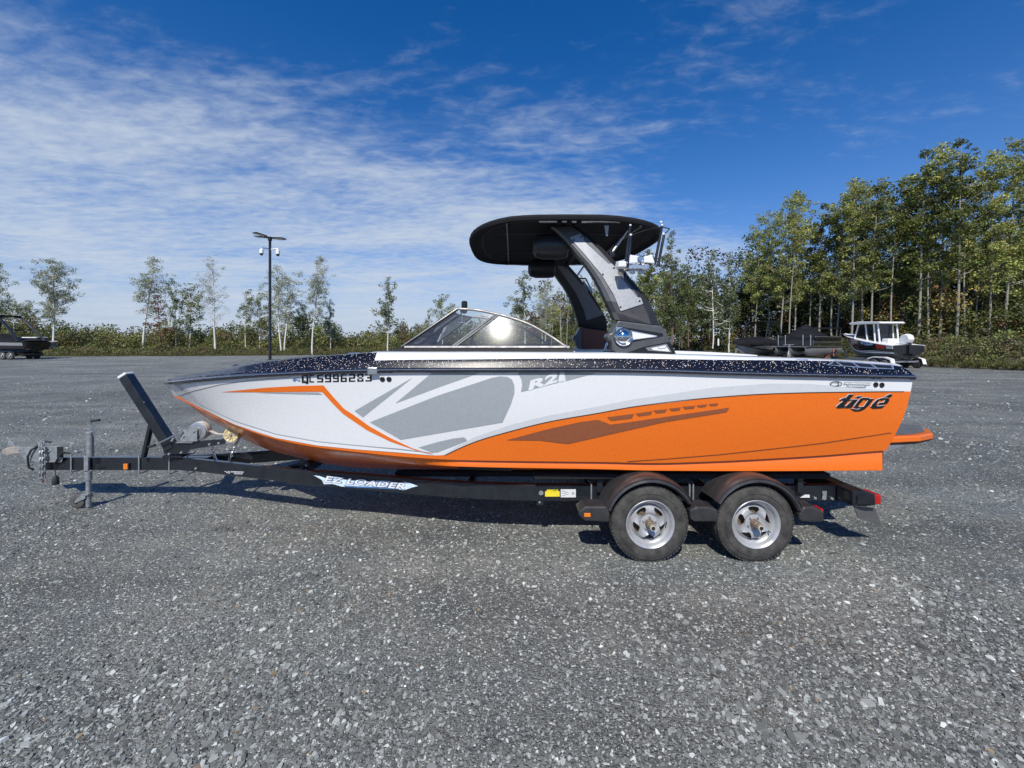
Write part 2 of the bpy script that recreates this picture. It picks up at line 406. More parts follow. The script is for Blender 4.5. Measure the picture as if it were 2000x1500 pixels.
def gravel_mat():
    m = bpy.data.materials.new('slate_gravel'); m.use_nodes = True
    t = m.node_tree; b = t.nodes['Principled BSDF']; L = t.links.new
    co = t.nodes.new('ShaderNodeTexCoord')
    def nz(scale, det=5, r=.6):
        n = t.nodes.new('ShaderNodeTexNoise'); n.inputs['Scale'].default_value = scale; n.inputs['Detail'].default_value = det; n.inputs['Roughness'].default_value = r
        L(co.outputs['Object'], n.inputs['Vector']); return n.outputs['Fac']
    def mr(x, a, bb, c, d):
        n = t.nodes.new('ShaderNodeMapRange'); n.inputs['From Min'].default_value = a; n.inputs['From Max'].default_value = bb
        n.inputs['To Min'].default_value = c; n.inputs['To Max'].default_value = d; L(x, n.inputs['Value']); return n.outputs[0]
    def mm(op, x, y):
        n = t.nodes.new('ShaderNodeMath'); n.operation = op
        for i, q in enumerate((x, y)):
            if isinstance(q, (int, float)): n.inputs[i].default_value = q
            else: L(q, n.inputs[i])
        return n.outputs[0]
    def vor(scale):
        mp = t.nodes.new('ShaderNodeMapping'); mp.inputs['Scale'].default_value = (1, 1.35, 1); mp.inputs['Rotation'].default_value = (0, 0, .3)
        L(co.outputs['Object'], mp.inputs[0])
        v = t.nodes.new('ShaderNodeTexVoronoi'); v.inputs['Scale'].default_value = scale; L(mp.outputs[0], v.inputs['Vector'])
        s = t.nodes.new('ShaderNodeSeparateColor'); L(v.outputs['Color'], s.inputs[0]); return v.outputs['Distance'], s.outputs[0], s.outputs[1]
    d1, a1, b1 = vor(62); d2, a2, b2 = vor(150); d3, a3, b3 = vor(24)
    patch = nz(.32, 5, .65); patch2 = nz(1.6, 5, .65); fine = nz(420, 3)
    mpt = t.nodes.new('ShaderNodeMapping'); mpt.inputs['Scale'].default_value = (.10, .95, 1); mpt.inputs['Rotation'].default_value = (0, 0, -.22); L(co.outputs['Object'], mpt.inputs[0])
    trk = t.nodes.new('ShaderNodeTexNoise'); trk.inputs['Scale'].default_value = 1.5; trk.inputs['Detail'].default_value = 3; trk.inputs['Distortion'].default_value = .6; L(mpt.outputs[0], trk.inputs['Vector'])
    val = mm('ADD', mm('MULTIPLY', mr(a1, 0, 1, .35, 1.0), .5), mm('MULTIPLY', mr(a2, 0, 1, .3, 1.0), .5))
    val = mm('MULTIPLY', val, mr(fine, .3, .7, .75, 1.25))
    val = mm('MULTIPLY', val, mr(patch, .36, .64, .74, 1.22))
    val = mm('MULTIPLY', val, mr(patch2, .35, .65, .80, 1.18))
    val = mm('MULTIPLY', val, mr(trk.outputs['Fac'], .36, .64, .82, 1.16))
    spk = mm('MAXIMUM', mm('MULTIPLY', mm('GREATER_THAN', a1, .95), .42), mm('MULTIPLY', mm('GREATER_THAN', b2, .95), .22))
    spk = mm('MAXIMUM', spk, mm('MULTIPLY', mm('MULTIPLY', mm('GREATER_THAN', a3, .965), mm('LESS_THAN', d3, .3)), .36))
    val2 = mm('ADD', mm('MULTIPLY', val, .32), spk)
    cc = t.nodes.new('ShaderNodeCombineColor')
    L(mm('MULTIPLY', val2, mr(patch2, .35, .65, .93, 1.01)), cc.inputs[0]); L(mm('MULTIPLY', val2, 1.0), cc.inputs[1]); L(mm('MULTIPLY', val2, mr(patch2, .35, .65, .96, .87)), cc.inputs[2])
    L(cc.outputs[0], b.inputs['Base Color'])
    b.inputs['Roughness'].default_value = .72; b.inputs['Specular IOR Level'].default_value = .4
    hgt = mm('ADD', mm('MULTIPLY', mm('SUBTRACT', a1, mm('MULTIPLY', d1, 1.2)), 1.0), mm('ADD', mm('MULTIPLY', mm('SUBTRACT', a2, d2), .5), mm('MULTIPLY', mm('SUBTRACT', b3, d3), .9)))
    bp = t.nodes.new('ShaderNodeBump'); bp.inputs['Strength'].default_value = 1.0; bp.inputs['Distance'].default_value = .010
    L(hgt, bp.inputs['Height']); L(bp.outputs[0], b.inputs['Normal'])
    return m
m_gravel = gravel_mat()

# ------------------------------------------------------------------ ground, bank
EDGE = [(-140, 47), (-58, 47), (-40, 48), (-20, 52), (0, 55), (12, 56), (21, 52), (26, 42), (29.2, 36), (29.4, 28.3), (31.8, 25.0), (40, 19), (60, 5), (80, -20)]
g = MB(); g.grid([[(x, y, 0) for x in (-500, -120, -30, 0, 30, 120, 500)] for y in (-200, -20, 0, 10, 30, 80, 200, 700)], False)
lot = obj('gravel_lot', g, m_gravel, merge=False); tag(lot, 'grey slate gravel covering the open storage lot', None, kind='structure')
lot.location.z = 0
pts = []
for i in range(len(EDGE) - 1):
    a, b = Vector(EDGE[i] + (0,)), Vector(EDGE[i + 1] + (0,))
    n = max(1, int((b - a).length / .7))
    for k in range(n): pts.append(a.lerp(b, k / n))
pts.append(Vector(EDGE[-1] + (0,)))
sm = []
for i in range(len(pts)):
    q = pts[max(0, i - 5):i + 6]; sm.append(sum(q, Vector()) / len(q))
def bank_h(x):         # height of the bank behind the lot
    return .55 + 1.05 / (1 + math.exp(-(x - 20) / 2.5))
def edge_frames():
    for i, p in enumerate(sm):
        t = (sm[min(i + 1, len(sm) - 1)] - sm[max(i - 1, 0)]).normalized()
        yield p, Vector((-t.y, t.x, 0))
rows = [[], [], [], [], [], [], [], []]
from mathutils import noise as mnoise
offs = [-.3, .15, 1.0, 2.2, 3.6, 6.0, 14.0, 90.0]; hts = [-.03, .06, .38, .75, .98, 1.02, 1.05, 1.3]
for p, nrm in edge_frames():
    for k, (o_, h_) in enumerate(zip(offs, hts)):
        q = p + nrm * (o_ + (mnoise.noise(p * .35) * .5 if k < 6 else 0))
        z = h_ * bank_h(p.x) + (mnoise.noise(Vector((q.x * .7, q.y * .7, 3))) * .14 if 0 < k < 7 else 0)
        rows[k].append((q.x, q.y, z))
bk = MB(); bk.grid(rows, True)
bank = obj('bank', bk, m_hedge, merge=False); tag(bank, 'low rough earth bank along the far edge of the lot', None, kind='structure')
def on_bank(x, y):
    """height of the bank's top under a point beyond the lot"""
    best = min(sm, key=lambda p: (p.x - x) ** 2 + (p.y - y) ** 2)
    d = math.hypot(best.x - x, best.y - y)
    return float(np.interp(d, offs, hts)) * bank_h(best.x)

# loose gravel: real flakes of slate, thinning out with distance
def flakes(n, rlo, rmean, rsig, rhi, dlo, dhi, pw, seed, hf=.35):
    r_ = np.random.default_rng(seed)
    uu = r_.random(n)
    e = 1 - pw
    D = (dlo ** e + uu * (dhi ** e - dlo ** e)) ** (1 / e)
    X = (r_.random(n) * 2 - 1) * (1.36 * D + .6)
    rad = np.clip(np.exp(r_.normal(math.log(rmean), rsig, n)), rlo, rhi)
    # patchy: keep fewer of the larger flakes where traffic has packed the ground
    ph = np.sin(X * 1.1 + D * .7) * np.sin(X * .43 - D * 1.3 + 1) + .5 * np.sin(X * 2.7 + 2 * D)
    rad = rad * (1 + .22 * ph)
    k = 5
    ang = (np.arange(k) / k * 2 * math.pi)[None, :] + r_.random((n, 1)) * 6.28 + r_.normal(0, .18, (n, k))
    rr = rad[:, None] * (.72 + .5 * r_.random((n, k)))
    asp = .5 + .5 * r_.random(n); th = r_.random(n) * 6.28
    lx = np.cos(ang) * rr; ly = np.sin(ang) * rr * asp[:, None]
    x = lx * np.cos(th)[:, None] - ly * np.sin(th)[:, None]; y = lx * np.sin(th)[:, None] + ly * np.cos(th)[:, None]
    tx = r_.normal(0, .22, n)[:, None]; ty = r_.normal(0, .22, n)[:, None]
    hgt = rad * hf * (.5 + r_.random(n))
    topz = hgt[:, None] + x * tx + y * ty
    topz = np.maximum(topz, .0015)
    V = np.zeros((n, 2 * k, 3), np.float32)
    V[:, :k, 0] = X[:, None] + x; V[:, :k, 1] = D[:, None] + y; V[:, :k, 2] = topz
    V[:, k:, 0] = X[:, None] + x * 1.12; V[:, k:, 1] = D[:, None] + y * 1.12; V[:, k:, 2] = -.003
    base = (np.arange(n) * 2 * k)[:, None]
    top = base + np.arange(k)[None, :]
    side = np.stack([base + np.arange(k), base + k + np.arange(k), base + k + (np.arange(k) + 1) % k, base + (np.arange(k) + 1) % k], -1).reshape(-1, 4)
    g_ = np.exp(r_.normal(math.log(.195), .46, n)); w = r_.random(n)
    g_ = np.where(w > (.955 if rmean < .01 else .975 if rmean < .015 else .90), .32 + .40 * r_.random(n), g_)
    tint = np.stack([g_ * .95, g_, g_ * .93], -1)
    tan = (w > .950) & (w < .954); tint[tan] = np.array([.30, .22, .13]) * (.7 + .5 * r_.random((tan.sum(), 1)))
    tone = np.repeat(tint, 2 * k, axis=0)
    return V.reshape(-1, 3), [top, side], tone
V, Fs, T = flakes(112000, .0030, .0058, .45, .018, 1.55, 9.5, 1.5, 11)
o = np_mesh('loose_gravel', V, Fs, m_stone, T); tag(o, 'small grey slate flakes strewn over the ground near the camera', None, kind='stuff')
V, Fs, T = flakes(17000, .008, .0112, .35, .027, 1.7, 34, .95, 12, .32)
o = np_mesh('coarse_gravel', V, Fs, m_stone, T); tag(o, 'coarser slate chips scattered across the lot', None, kind='stuff')
V, Fs, T = flakes(14000, .012, .018, .3, .036, 6.5, 46, .8, 13, .42)
o = np_mesh('distant_gravel', V, Fs, m_stone, T); tag(o, 'loose slate chips over the farther part of the lot', None, kind='stuff')
# the largest stones, each one its own
r_ = random.Random(5)
proto = []
for k in range(10):
    mb = MB(); n = 7; rr = [.75 + .45 * r_.random() for _ in range(n)]; asp = .45 + .4 * r_.random()
    top = [(math.cos(i / n * 6.283) * rr[i], math.sin(i / n * 6.283) * rr[i] * asp, .30 + .12 * r_.random()) for i in range(n)]
    mid = [(x * 1.16, y * 1.16, .12) for x, y, z in top]; bot = [(x * 1.0, y * 1.0, -.1) for x, y, z in top]
    mb.add(top + mid + bot, [tuple(range(n))] + [(i, i + n, (i + 1) % n + n, (i + 1) % n) for i in range(n)] + [(i + n, i + 2 * n, (i + 1) % n + 2 * n, (i + 1) % n + n) for i in range(n)])
    g_ = [.085, .12, .15, .19, .11, .60, .50, .16, .13, .24][k]
    c = (g_ * .95, g_, g_ * 1.04) if k != 9 else (.20, .16, .10)
    me = bpy.data.meshes.new('stone'); me.from_pydata(mb.v, [], mb.f); me.materials.append(mat('stone_%d' % k, c, .6, var=.25, vscale=3, bump=.4, bscale=6))
    proto.append(me)
named = [(160, 1368, 9, .040), (510, 1126, 9, .045), (1360, 1215, 9, .035), (80, 1340, 5, .022), (150, 1340, 5, .026), (432, 1176, 5, .026), (1620, 1437, 5, .034), (190, 1337, 2, .04), (310, 1320, 3, .045), (130, 1383, 1, .05), (240, 1475, 1, .06), (275, 1335, 3, .03), (1865, 1400, 0, .04), (1680, 1460, 5, .022), (240, 1035 + 210, 6, .018)]
for i in range(185):
    if i < len(named): px, py, k, s = named[i]
    else:
        py = 1500 - 420 * r_.random() ** 1.5; px = r_.random() * 2100 - 50
        if 1150 < px < 1600 and py < 1130: continue
        k = r_.choice([0, 1, 2, 3, 4, 4, 1, 7, 8, 8, 5, 6]) ; s = .017 + .022 * r_.random() ** 2
        if k in (5, 6): s *= .7
    D = gd(py)
    o = bpy.data.objects.new('stone', proto[k]); COL.objects.link(o); o.parent = lot
    o.location = ((px - CX) * D / F, D, 0); o.scale = (s, s, s * .62); o.rotation_euler = (r_.uniform(-.12, .12), r_.uniform(-.12, .12), r_.uniform(-.6, .6))

# ------------------------------------------------------------------ the boat
YC = 4.75                                        # depth of the boat's and the trailer's centre line
boat = thing('wakeboard_boat', 'large orange and white wakeboard boat with black tower and canopy on the near trailer', 'boat', (0, YC, 0))
hw = interp([(-3.99, 0), (-3.96, .045), (-3.9, .11), (-3.8, .21), (-3.6, .38), (-3.3, .58), (-2.9, .79), (-2.4, .98), (-1.8, 1.12), (-1, 1.21), (0, 1.25), (1.5, 1.26), (2.5, 1.25), (3.475, 1.2)])
hc = interp([(-3.96, 0), (-3.86, .07), (-3.6, .23), (-3.3, .41), (-2.9, .62), (-2.4, .83), (-1.8, 1.0), (-1, 1.11), (0, 1.15), (3.475, 1.14)])
y_rail = interp([(300, 749), (328, 748), (400, 741), (500, 733.4), (600, 728.3), (700, 724.6), (800, 723.4), (900, 723.3), (1180, 723.3), (1300, 725.3), (1400, 728.5), (1500, 731.2), (1600, 733.4), (1700, 735.4), (1800, 737.4)])
y_B = interp([(350, 774), (390, 795), (460, 829), (540, 855), (620, 869.5), (700, 877.5), (780, 884), (850, 889.5), (866, 889), (895, 876), (930, 861.5), (1000, 841), (1068, 824), (1176, 805), (1230, 795), (1392, 776), (1500, 768.8), (1600, 766), (1767, 764.5), (1800, 764.5)])
y_C1 = interp([(350, 775), (390, 796.5), (460, 831), (540, 858), (620, 873.5), (700, 883), (800, 893), (897, 898.5), (1050, 901), (1180, 902.5), (1275, 904.5), (1400, 901), (1500, 896), (1600, 890), (1727, 880), (1800, 876)])
y_C2 = interp([(350, 776), (390, 800), (460, 839), (540, 869), (620, 888), (700, 897), (800, 905), (897, 911), (1180, 916.5), (1275, 919), (1500, 920), (1725, 918.8), (1800, 918.8)])
y_keel = interp([(326, 752), (335, 762), (350, 774.5), (400, 814), (436, 834), (480, 860), (530, 880), (580, 893), (640, 906), (700, 913), (800, 916), (1000, 917), (1600, 914)])
def at_row(X, half, yf):
    D = YC - half; return H - (yf(CX + X * F / D) - CY) * D / F
def xr(s, xe): return s if s < 1.2 else 1.2 + (s - 1.2) * (xe - 1.2) / (3.475 - 1.2)
def zkeel(X): return at_row(X, 0, y_keel)
SS = list(np.concatenate([[-3.99, -3.98, -3.96, -3.93, -3.9], np.linspace(-3.86, -3.3, 12)[0:], np.linspace(-3.24, 3.475, 100)]))
NS = 9
def section(s):
    """near half of the hull's section at station s: rows from the rub rail down to the keel"""
    Xr = s; h0 = hw(s); z0 = at_row(Xr, h0, y_rail) - .014
    Xc = xr(s, 3.30); h1 = hc(s); zk = zkeel(xr(s, 3.26))
    if s <= -3.95:
        z1 = zk; h1 = 0.0; z2 = zk; h2 = 0.0
    else:
        z1 = max(at_row(Xc, h1, y_C1), zk); h2 = max(h1 - .022 - float(np.interp(s, [-3.86, -2.4, -1.4, -.5], [.0, .17, .16, 0])), 0); z2 = max(at_row(xr(s, 3.285), h2, y_C2), zk)
        if s < -3.6: z2 = max(min(z2, z1), zk)
    bulge = np.interp(s, [-3.9, -3.3, -2.4, -1.2, 0, 3.4], [0, .0, -.012, .0, .02, .02])
    def side(t):
        y = h0 + (h1 - h0) * t + bulge * math.sin(math.pi * t)
        x = Xr + (Xc - Xr) * t
        if s > 1.2: x += .02 * (s - 1.2) / 2.2 * math.sin(math.pi * t)
        return Vector((x, YC - y, z0 + (z1 - z0) * t))
    def q(t):
        p = side(t); px = CX + p.x * F / p.y; return (CY + (H - p.z) * F / p.y) - y_B(px)
    if s <= -3.95: tb = 1.0
    else:
        lo, hi = .02, .985
        if q(lo) > 0: tb = lo
        elif q(hi) < 0: tb = hi
        else:
            for _ in range(24):
                md = (lo + hi) / 2
                if q(md) > 0: hi = md
                else: lo = md
            tb = (lo + hi) / 2
    up = [side(tb * k / NS) for k in range(NS + 1)]
    dn = [side(tb + (1 - tb) * k / 4) for k in range(1, 5)]
    c1 = dn[-1]
    inset = .0 if s <= -3.5 else min(.03, (s + 3.5) * .03)
    step = Vector((c1.x, c1.y + inset, c1.z - .010 if s > -3.3 else c1.z - .001))
    step.z = max(step.z, zk)
    c2 = Vector((xr(s, 3.285), YC - h2, max(z2, zk)))
    c1b = Vector((c2.x, YC - max(h2, h1 - inset) + .002, max(min(step.z - .012, c1.z - .022), c2.z)))
    bot = [Vector((xr(s, 3.285 - .02 * k), YC - h2 * (1 - k / 6), c2.z + (zk - c2.z) * (k / 6) ** .92)) for k in range(1, 7)]
    return up, dn, [step, c1b, c2], bot
secs = [section(s) for s in SS]
def mir(p): return Vector((p[0], 2 * YC - p[1], p[2]))
hull = MB()
rowsN = [[a[0], a[1], a[2], a[3]] for a in secs]
for sgn in (0, 1):
    fl = (lambda p: p) if sgn == 0 else mir
    hull.grid([[fl(p) for p in up] for up, dn, st, bo in secs], True, 0)
    hull.grid([[fl(p) for p in [up[-1]] + dn] for up, dn, st, bo in secs], True, 1)
    hull.grid([[fl(p) for p in [dn[-1], st[0]]] for up, dn, st, bo in secs], False, 1)
    hull.grid([[fl(p) for p in [st[0], st[1]]] for up, dn, st, bo in secs], False, 1)
    hull.grid([[fl(p) for p in [st[1], st[2]]] for up, dn, st, bo in secs], True, 1)
    hull.grid([[fl(p) for p in [st[2]] + bo] for up, dn, st, bo in secs], True, 1)
up, dn, st, bo = secs[-1]
ring = up + dn + st + bo
tr = ring + [mir(p) for p in ring[::-1]]
hull.add(tr, [tuple(range(len(tr)))], False, 1)
hull_o = obj('hull', hull, [m_silverpaint, m_orange], boat, merge=True)
hull_v = [Vector(p) for p in hull.v]
BV_HULL = BVHTree.FromPolygons(hull_v, hull.f)

def project(poly, bvh, off, step=10.0, flat=None):
    """cut a figure given in side-view coordinates into small faces and lay it on the surface it is printed on"""
    bm = bmesh.new()
    for q in poly:
        vs = [bm.verts.new((x, y, 0)) for x, y in q]; bm.faces.new(vs)
    return lay(bm, bvh, off, step)
def lay(bm, bvh, off, step):
    xs = [v.co.x for v in bm.verts]; ys = [v.co.y for v in bm.verts]
    bm.normal_update()
    bmesh.ops.triangulate(bm, faces=bm.faces)
    x = math.floor(min(xs) / step) * step + step
    while x < max(xs):
        bmesh.ops.bisect_plane(bm, geom=bm.verts[:] + bm.edges[:] + bm.faces[:], plane_co=(x, 0, 0), plane_no=(1, 0, 0)); x += step
    y = math.floor(min(ys) / step) * step + step
    while y < max(ys):
        bmesh.ops.bisect_plane(bm, geom=bm.verts[:] + bm.edges[:] + bm.faces[:], plane_co=(0, y, 0), plane_no=(0, 1, 0)); y += step
    mb = MB(); vs = []; ok = {}
    O = Vector((0, 0, H))
    for i, v in enumerate(bm.verts):
        v.index = i
        d = Vector(((v.co.x - CX) / F, 1, -(v.co.y - CY) / F)).normalized()
        loc, nor, idx, dist = bvh.ray_cast(O, d)
        if loc is None:
            ok[i] = False; vs.append(Vector((0, 0, 0))); continue
        if nor.dot(d) > 0: nor = -nor
        ok[i] = True; vs.append(loc + nor * off)
    fs = [[v.index for v in f.verts] for f in bm.faces if all(ok[v.index] for v in f.verts)]
    bm.free()
    used = sorted({i for f in fs for i in f}); mp = {a: b for b, a in enumerate(used)}
    mb.add([vs[i] for i in used], [[mp[i] for i in f] for f in fs], True)
    return mb
NDEC = [0]
def decal(name, polys, m, bvh=None, parent=None, off=.0022, step=10.0, label=None):
    NDEC[0] += 1; off = off + .00012 * (NDEC[0] % 24)
    mb = project(polys, bvh or BV_HULL, off, step)
    if mb.v: return obj(name, mb, m, parent or boat, label=label)
def c3(*q): return [(680 + x / 4, 680 + y / 4) for x, y in q]
def c2f(*q): return [(300 + x / 5, 680 + y / 5) for x, y in q]
def cg(*q): return [(960 + x * .27, 690 + y * .27) for x, y in q]
def strokeq(pts, w):
    """constant or varying width ribbon along a polyline, as quads"""
    n = len(pts); ws = w if isinstance(w, (list, tuple)) else [w] * n; L = []; Rr = []
    for i in range(n):
        a = Vector(pts[max(i - 1, 0)]); b = Vector(pts[min(i + 1, n - 1)]); d = (b - a).normalized(); nn = Vector((-d.y, d.x))
        p = Vector(pts[i]); L.append(tuple(p + nn * ws[i] / 2)); Rr.append(tuple(p - nn * ws[i] / 2))
    return [[L[i], L[i + 1], Rr[i + 1], Rr[i]] for i in range(n - 1)]

decal('grey_shard_graphic', [c3((500, 232), (50, 490), (115, 540))], m_hullgrey)
decal('grey_shard_graphic', [c3((660, 188), (1040, 188), (720, 300), (370, 430))], m_hullgrey)
decal('grey_panel_graphic', [c3((170, 578), (700, 370), (1000, 272), (1120, 232), (1190, 219), (1245, 224), (1280, 246), (1298, 290), (1299, 350), (1270, 440), (1205, 580), (410, 715))], m_hullgrey)
decal('grey_chip_graphic', [c3((550, 775), (700, 732), (820, 705), (890, 696), (912, 698), (930, 722), (700, 812), (660, 815))], m_hullgrey)
decal('grey_model_graphic', [c3((1322, 188), (1655, 188), (1640, 268), (1420, 325), (1350, 341), (1360, 290), (1352, 240)), c3((1690, 188), (1960, 188), (1700, 256))], m_hullgrey)
tip = [(432, 765.6), (520, 757), (580, 753.6), (632, 752.4), (640, 762), (652, 776), (672, 798), (692, 811), (722, 832.5), (762, 855), (805, 875), (850, 889)]
low = [(820, 882), (762, 862), (717, 840), (680, 815), (670, 808), (650, 788), (630, 766), (624, 765), (520, 766)]
decal('orange_bow_stripe', [tip[:1] + tip[1:4] + [(630, 766), (624, 765), (520, 766)], [(632, 752.4), (640, 762), (652, 776), (672, 798), (692, 811), (722, 832.5), (762, 855), (805, 875), (850, 889), (820, 882), (762, 862), (717, 840), (680, 815), (670, 808), (650, 788), (630, 766)]], m_orange)
decal('grey_bow_pinstripe', [[(500, 767), (580, 766.6), (623, 766.4), (630, 770.5), (580, 769.6)]], m_hullgrey)
decal('bow_pinstripe', strokeq([(352, 772.5), (380, 763), (430, 751), (480, 743.5), (530, 738.5), (570, 736)], .7), m_dkline, off=.003)
decal('white_bow_band', [[(338, 752), (400, 747), (480, 739), (560, 733.5), (565, 736), (530, 738.2), (480, 743.2), (430, 750.6), (380, 762.6), (352, 772)]], m_white)
ks = [(352, 774.5), (390, 793), (460, 825.5), (540, 851), (620, 865.5), (700, 873.5), (780, 880), (845, 887.5)]
decal('white_chine_stripe', strokeq([(x, y + 1.0) for x, y in ks], [1, 2.5, 5, 6, 6.5, 6.5, 5, 1]), m_white, off=.003)
decal('chine_pinstripe', strokeq([(x, y - 3.2) for x, y in ks[1:]], [.8, 1.2, 1.6, 2, 2.2, 2, .8]), m_hullgrey, off=.003)
# the light grey band and dark line that ride on top of the orange field
bx = [866, 880, 895, 930, 1000, 1068, 1176, 1230, 1392, 1500, 1580, 1660, 1740]
wd = [2, 4, 6, 9, 12, 12, 13, 14, 19, 20, 17, 9, 1]
decal('light_grey_sheer_band', strokeq([(x, y_B(x) - w_ / 2) for x, w_ in zip(bx, wd)], wd), m_band, off=.002)
decal('colour_break_line', strokeq([(x, y_B(x)) for x in np.linspace(870, 1765, 46)], 1.1), m_dkline, off=.0035)
decal('brown_blade_graphic', [cg((110, 627), (420, 545), (640, 497), (770, 480), (860, 515), (1000, 497), (1720, 392), (1700, 425), (1250, 497), (550, 655), (350, 630))], m_brown)
for q in ([(835, 462), (1030, 437), (1015, 470), (865, 487)], [(1040, 435), (1165, 418), (1150, 443), (1065, 455)], [(1170, 413), (1270, 403), (1255, 426), (1195, 434)], [(1282, 400), (1370, 390), (1358, 411), (1305, 418)], [(1380, 386), (1475, 377), (1462, 398), (1400, 404)], [(1482, 376), (1560, 368), (1548, 385), (1500, 391)], [(1570, 366), (1640, 360), (1628, 378), (1588, 381)]):
    decal('brown_dash_graphic', [cg(*q)], m_brown)
ca = [(x, y) for x, y in [(1225, 901), (1300, 896), (1400, 888), (1500, 877.3), (1600, 866), (1740, 845)]]
decal('hull_crease', strokeq(ca, 1.0), m_dkline, off=.002)

# registration number: block characters built cell by cell
GL = {'Q': ["11111", "1...1", "1...1", "1...1", "1...1", "1.1.1", "11111", "...11"], 'C': ["11111", "1....", "1....", "1....", "1....", "1....", "11111", "....."],
      '5': ["11111", "1....", "1....", "11111", "....1", "....1", "11111", "....."], '9': ["11111", "1...1", "1...1", "11111", "....1", "....1", "11111", "....."],
      '6': ["11111", "1....", "1....", "11111", "1...1", "1...1", "11111", "....."], '2': ["11111", "....1", "....1", "11111", "1....", "1....", "11111", "....."],
      '8': ["11111", "1...1", "1...1", ".111.", "1...1", "1...1", "11111", "....."], '3': ["11111", "....1", "....1", ".1111", "....1", "....1", "11111", "....."]}
def glyph(ch, x, y, w, h, slope):
    colx = [0, .27, .42, .58, .73, 1.0]; rowy = [0, .17, .33, .43, .60, .70, .84, 1.0, 1.13]
    out = []
    for r, line in enumerate(GL[ch]):
        for c, k in enumerate(line):
            if k == '1':
                x0, x1, y0, y1 = x + colx[c] * w, x + colx[c + 1] * w, y + rowy[r] * h, y + rowy[r + 1] * h
                out.append([(x0, y0 + slope * (x0 - x)), (x1, y0 + slope * (x1 - x)), (x1, y1 + slope * (x1 - x)), (x0, y1 + slope * (x0 - x))])
    return out
gy = interp([(590, 732.2), (650, 731), (690, 730.2), (727, 729.4)])
for ch, x0, x1 in (('Q', 590, 602.5), ('C', 604.5, 613.5), ('5', 619.5, 631.5), ('9', 635, 647), ('9', 650.5, 662), ('6', 665.5, 677.5), ('2', 681.5, 694), ('8', 698, 710), ('3', 714, 726)):
    decal('registration_character', glyph(ch, x0, gy(x0), x1 - x0, 15.0, -.02), m_black, off=.003, step=20)
decal('registration_sticker', strokeq([(572.5, 744), (573.5, 739), (578, 737), (583, 737.6), (586, 741), (586, 745)], .9) + [[(574.5, 739.7), (582, 740.7), (585, 743), (584, 746), (582, 742.6), (577, 742.3), (577, 745.2), (574.5, 745)]], m_icedk, off=.003)

def text_polys(body, cx, cy, w, h, shear, slope, bold=0.0, spacing=1.0):
    """font outlines moved onto the side view: cx, cy centre, w x h size"""
    cu = bpy.data.curves.new('t', 'FONT'); cu.body = body; cu.size = 1; cu.offset = bold; cu.space_character = spacing; cu.resolution_u = 3
    to = bpy.data.objects.new('t', cu); COL.objects.link(to)
    dg = bpy.context.evaluated_depsgraph_get(); me = bpy.data.meshes.new_from_object(to.evaluated_get(dg))
    COL.objects.unlink(to); bpy.data.objects.remove(to)
    xs = [v.co.x for v in me.vertices]; ys = [v.co.y for v in me.vertices]
    sx = w / (max(xs) - min(xs)); sy = h / (max(ys) - min(ys)); mx = (max(xs) + min(xs)) / 2; my = (max(ys) + min(ys)) / 2
    bm = bmesh.new(); bm.from_mesh(me)
    for v_ in bm.verts:
        X = (v_.co.x - mx) * sx; Yy = (v_.co.y - my) * sy
        X += shear * Yy
        v_.co = (cx + X, cy - Yy + slope * X, 0)
    bpy.data.meshes.remove(me)
    return bm
def text_decal(name, body, cx, cy, w, h, m, shear=0, slope=0, bold=0, bvh=None, parent=None, off=.0035, spacing=1.0):
    mb = lay(text_polys(body, cx, cy, w, h, shear, slope, bold, spacing), bvh or BV_HULL, off, 25)
    if mb.v: return obj(name, mb, m, parent or boat, merge=False)
text_decal('model_lettering', 'R2', 1062, 744.5, 56, 19, m_silverpaint, .25, -.30, .045)
decal('model_lettering', [c3((1640, 262), (1655, 188), (1690, 188), (1690, 256), (1660, 262))], m_silverpaint, off=.0032)
def ct(*q): return [(1580 + x * .11, 720 + y * .11) for x, y in q]
tige = [
    [ct((700, 455), (785, 459), (690, 560), (612, 655), (560, 672), (520, 655), (600, 560))], [ct((490, 655), (560, 600), (612, 655), (650, 660), (610, 690), (500, 694), (476, 680))],
    [ct((550, 540), (625, 510), (640, 540), (760, 545), (750, 560), (530, 562))], [ct((775, 545), (862, 545), (745, 695), (625, 697), (650, 665))], [ct((850, 487), (937, 487), (905, 516), (815, 516))],
    [ct((900, 528), (990, 520), (860, 655), (880, 680), (960, 672), (930, 702), (820, 702), (785, 675))], [ct((900, 528), (950, 512), (1050, 518), (1080, 545), (1000, 560), (985, 545), (930, 545))],
    [ct((1055, 535), (1145, 530), (1060, 640), (980, 712), (900, 748), (800, 750), (722, 700), (745, 705), (850, 722), (930, 700), (975, 650))],
    [ct((1200, 545), (1262, 528), (1195, 615), (1185, 645), (1205, 666), (1345, 650), (1290, 695), (1130, 703), (1085, 680), (1110, 630))], [ct((1300, 516), (1390, 520), (1420, 550), (1385, 610), (1330, 632), (1215, 634), (1235, 602), (1310, 600), (1340, 560), (1330, 545), (1250, 560), (1240, 530))],
    [ct((1320, 505), (1420, 450), (1460, 455), (1460, 485), (1425, 505))]]
for i, q in enumerate(tige):
    decal('brand_lettering_edge', [[(x - .9, y - 1.0) for x, y in q[0]]], m_vinyl, off=.0032, step=20)
for i, q in enumerate(tige):
    decal('brand_lettering', q, m_black, off=.0056 + .0002 * i, step=20)
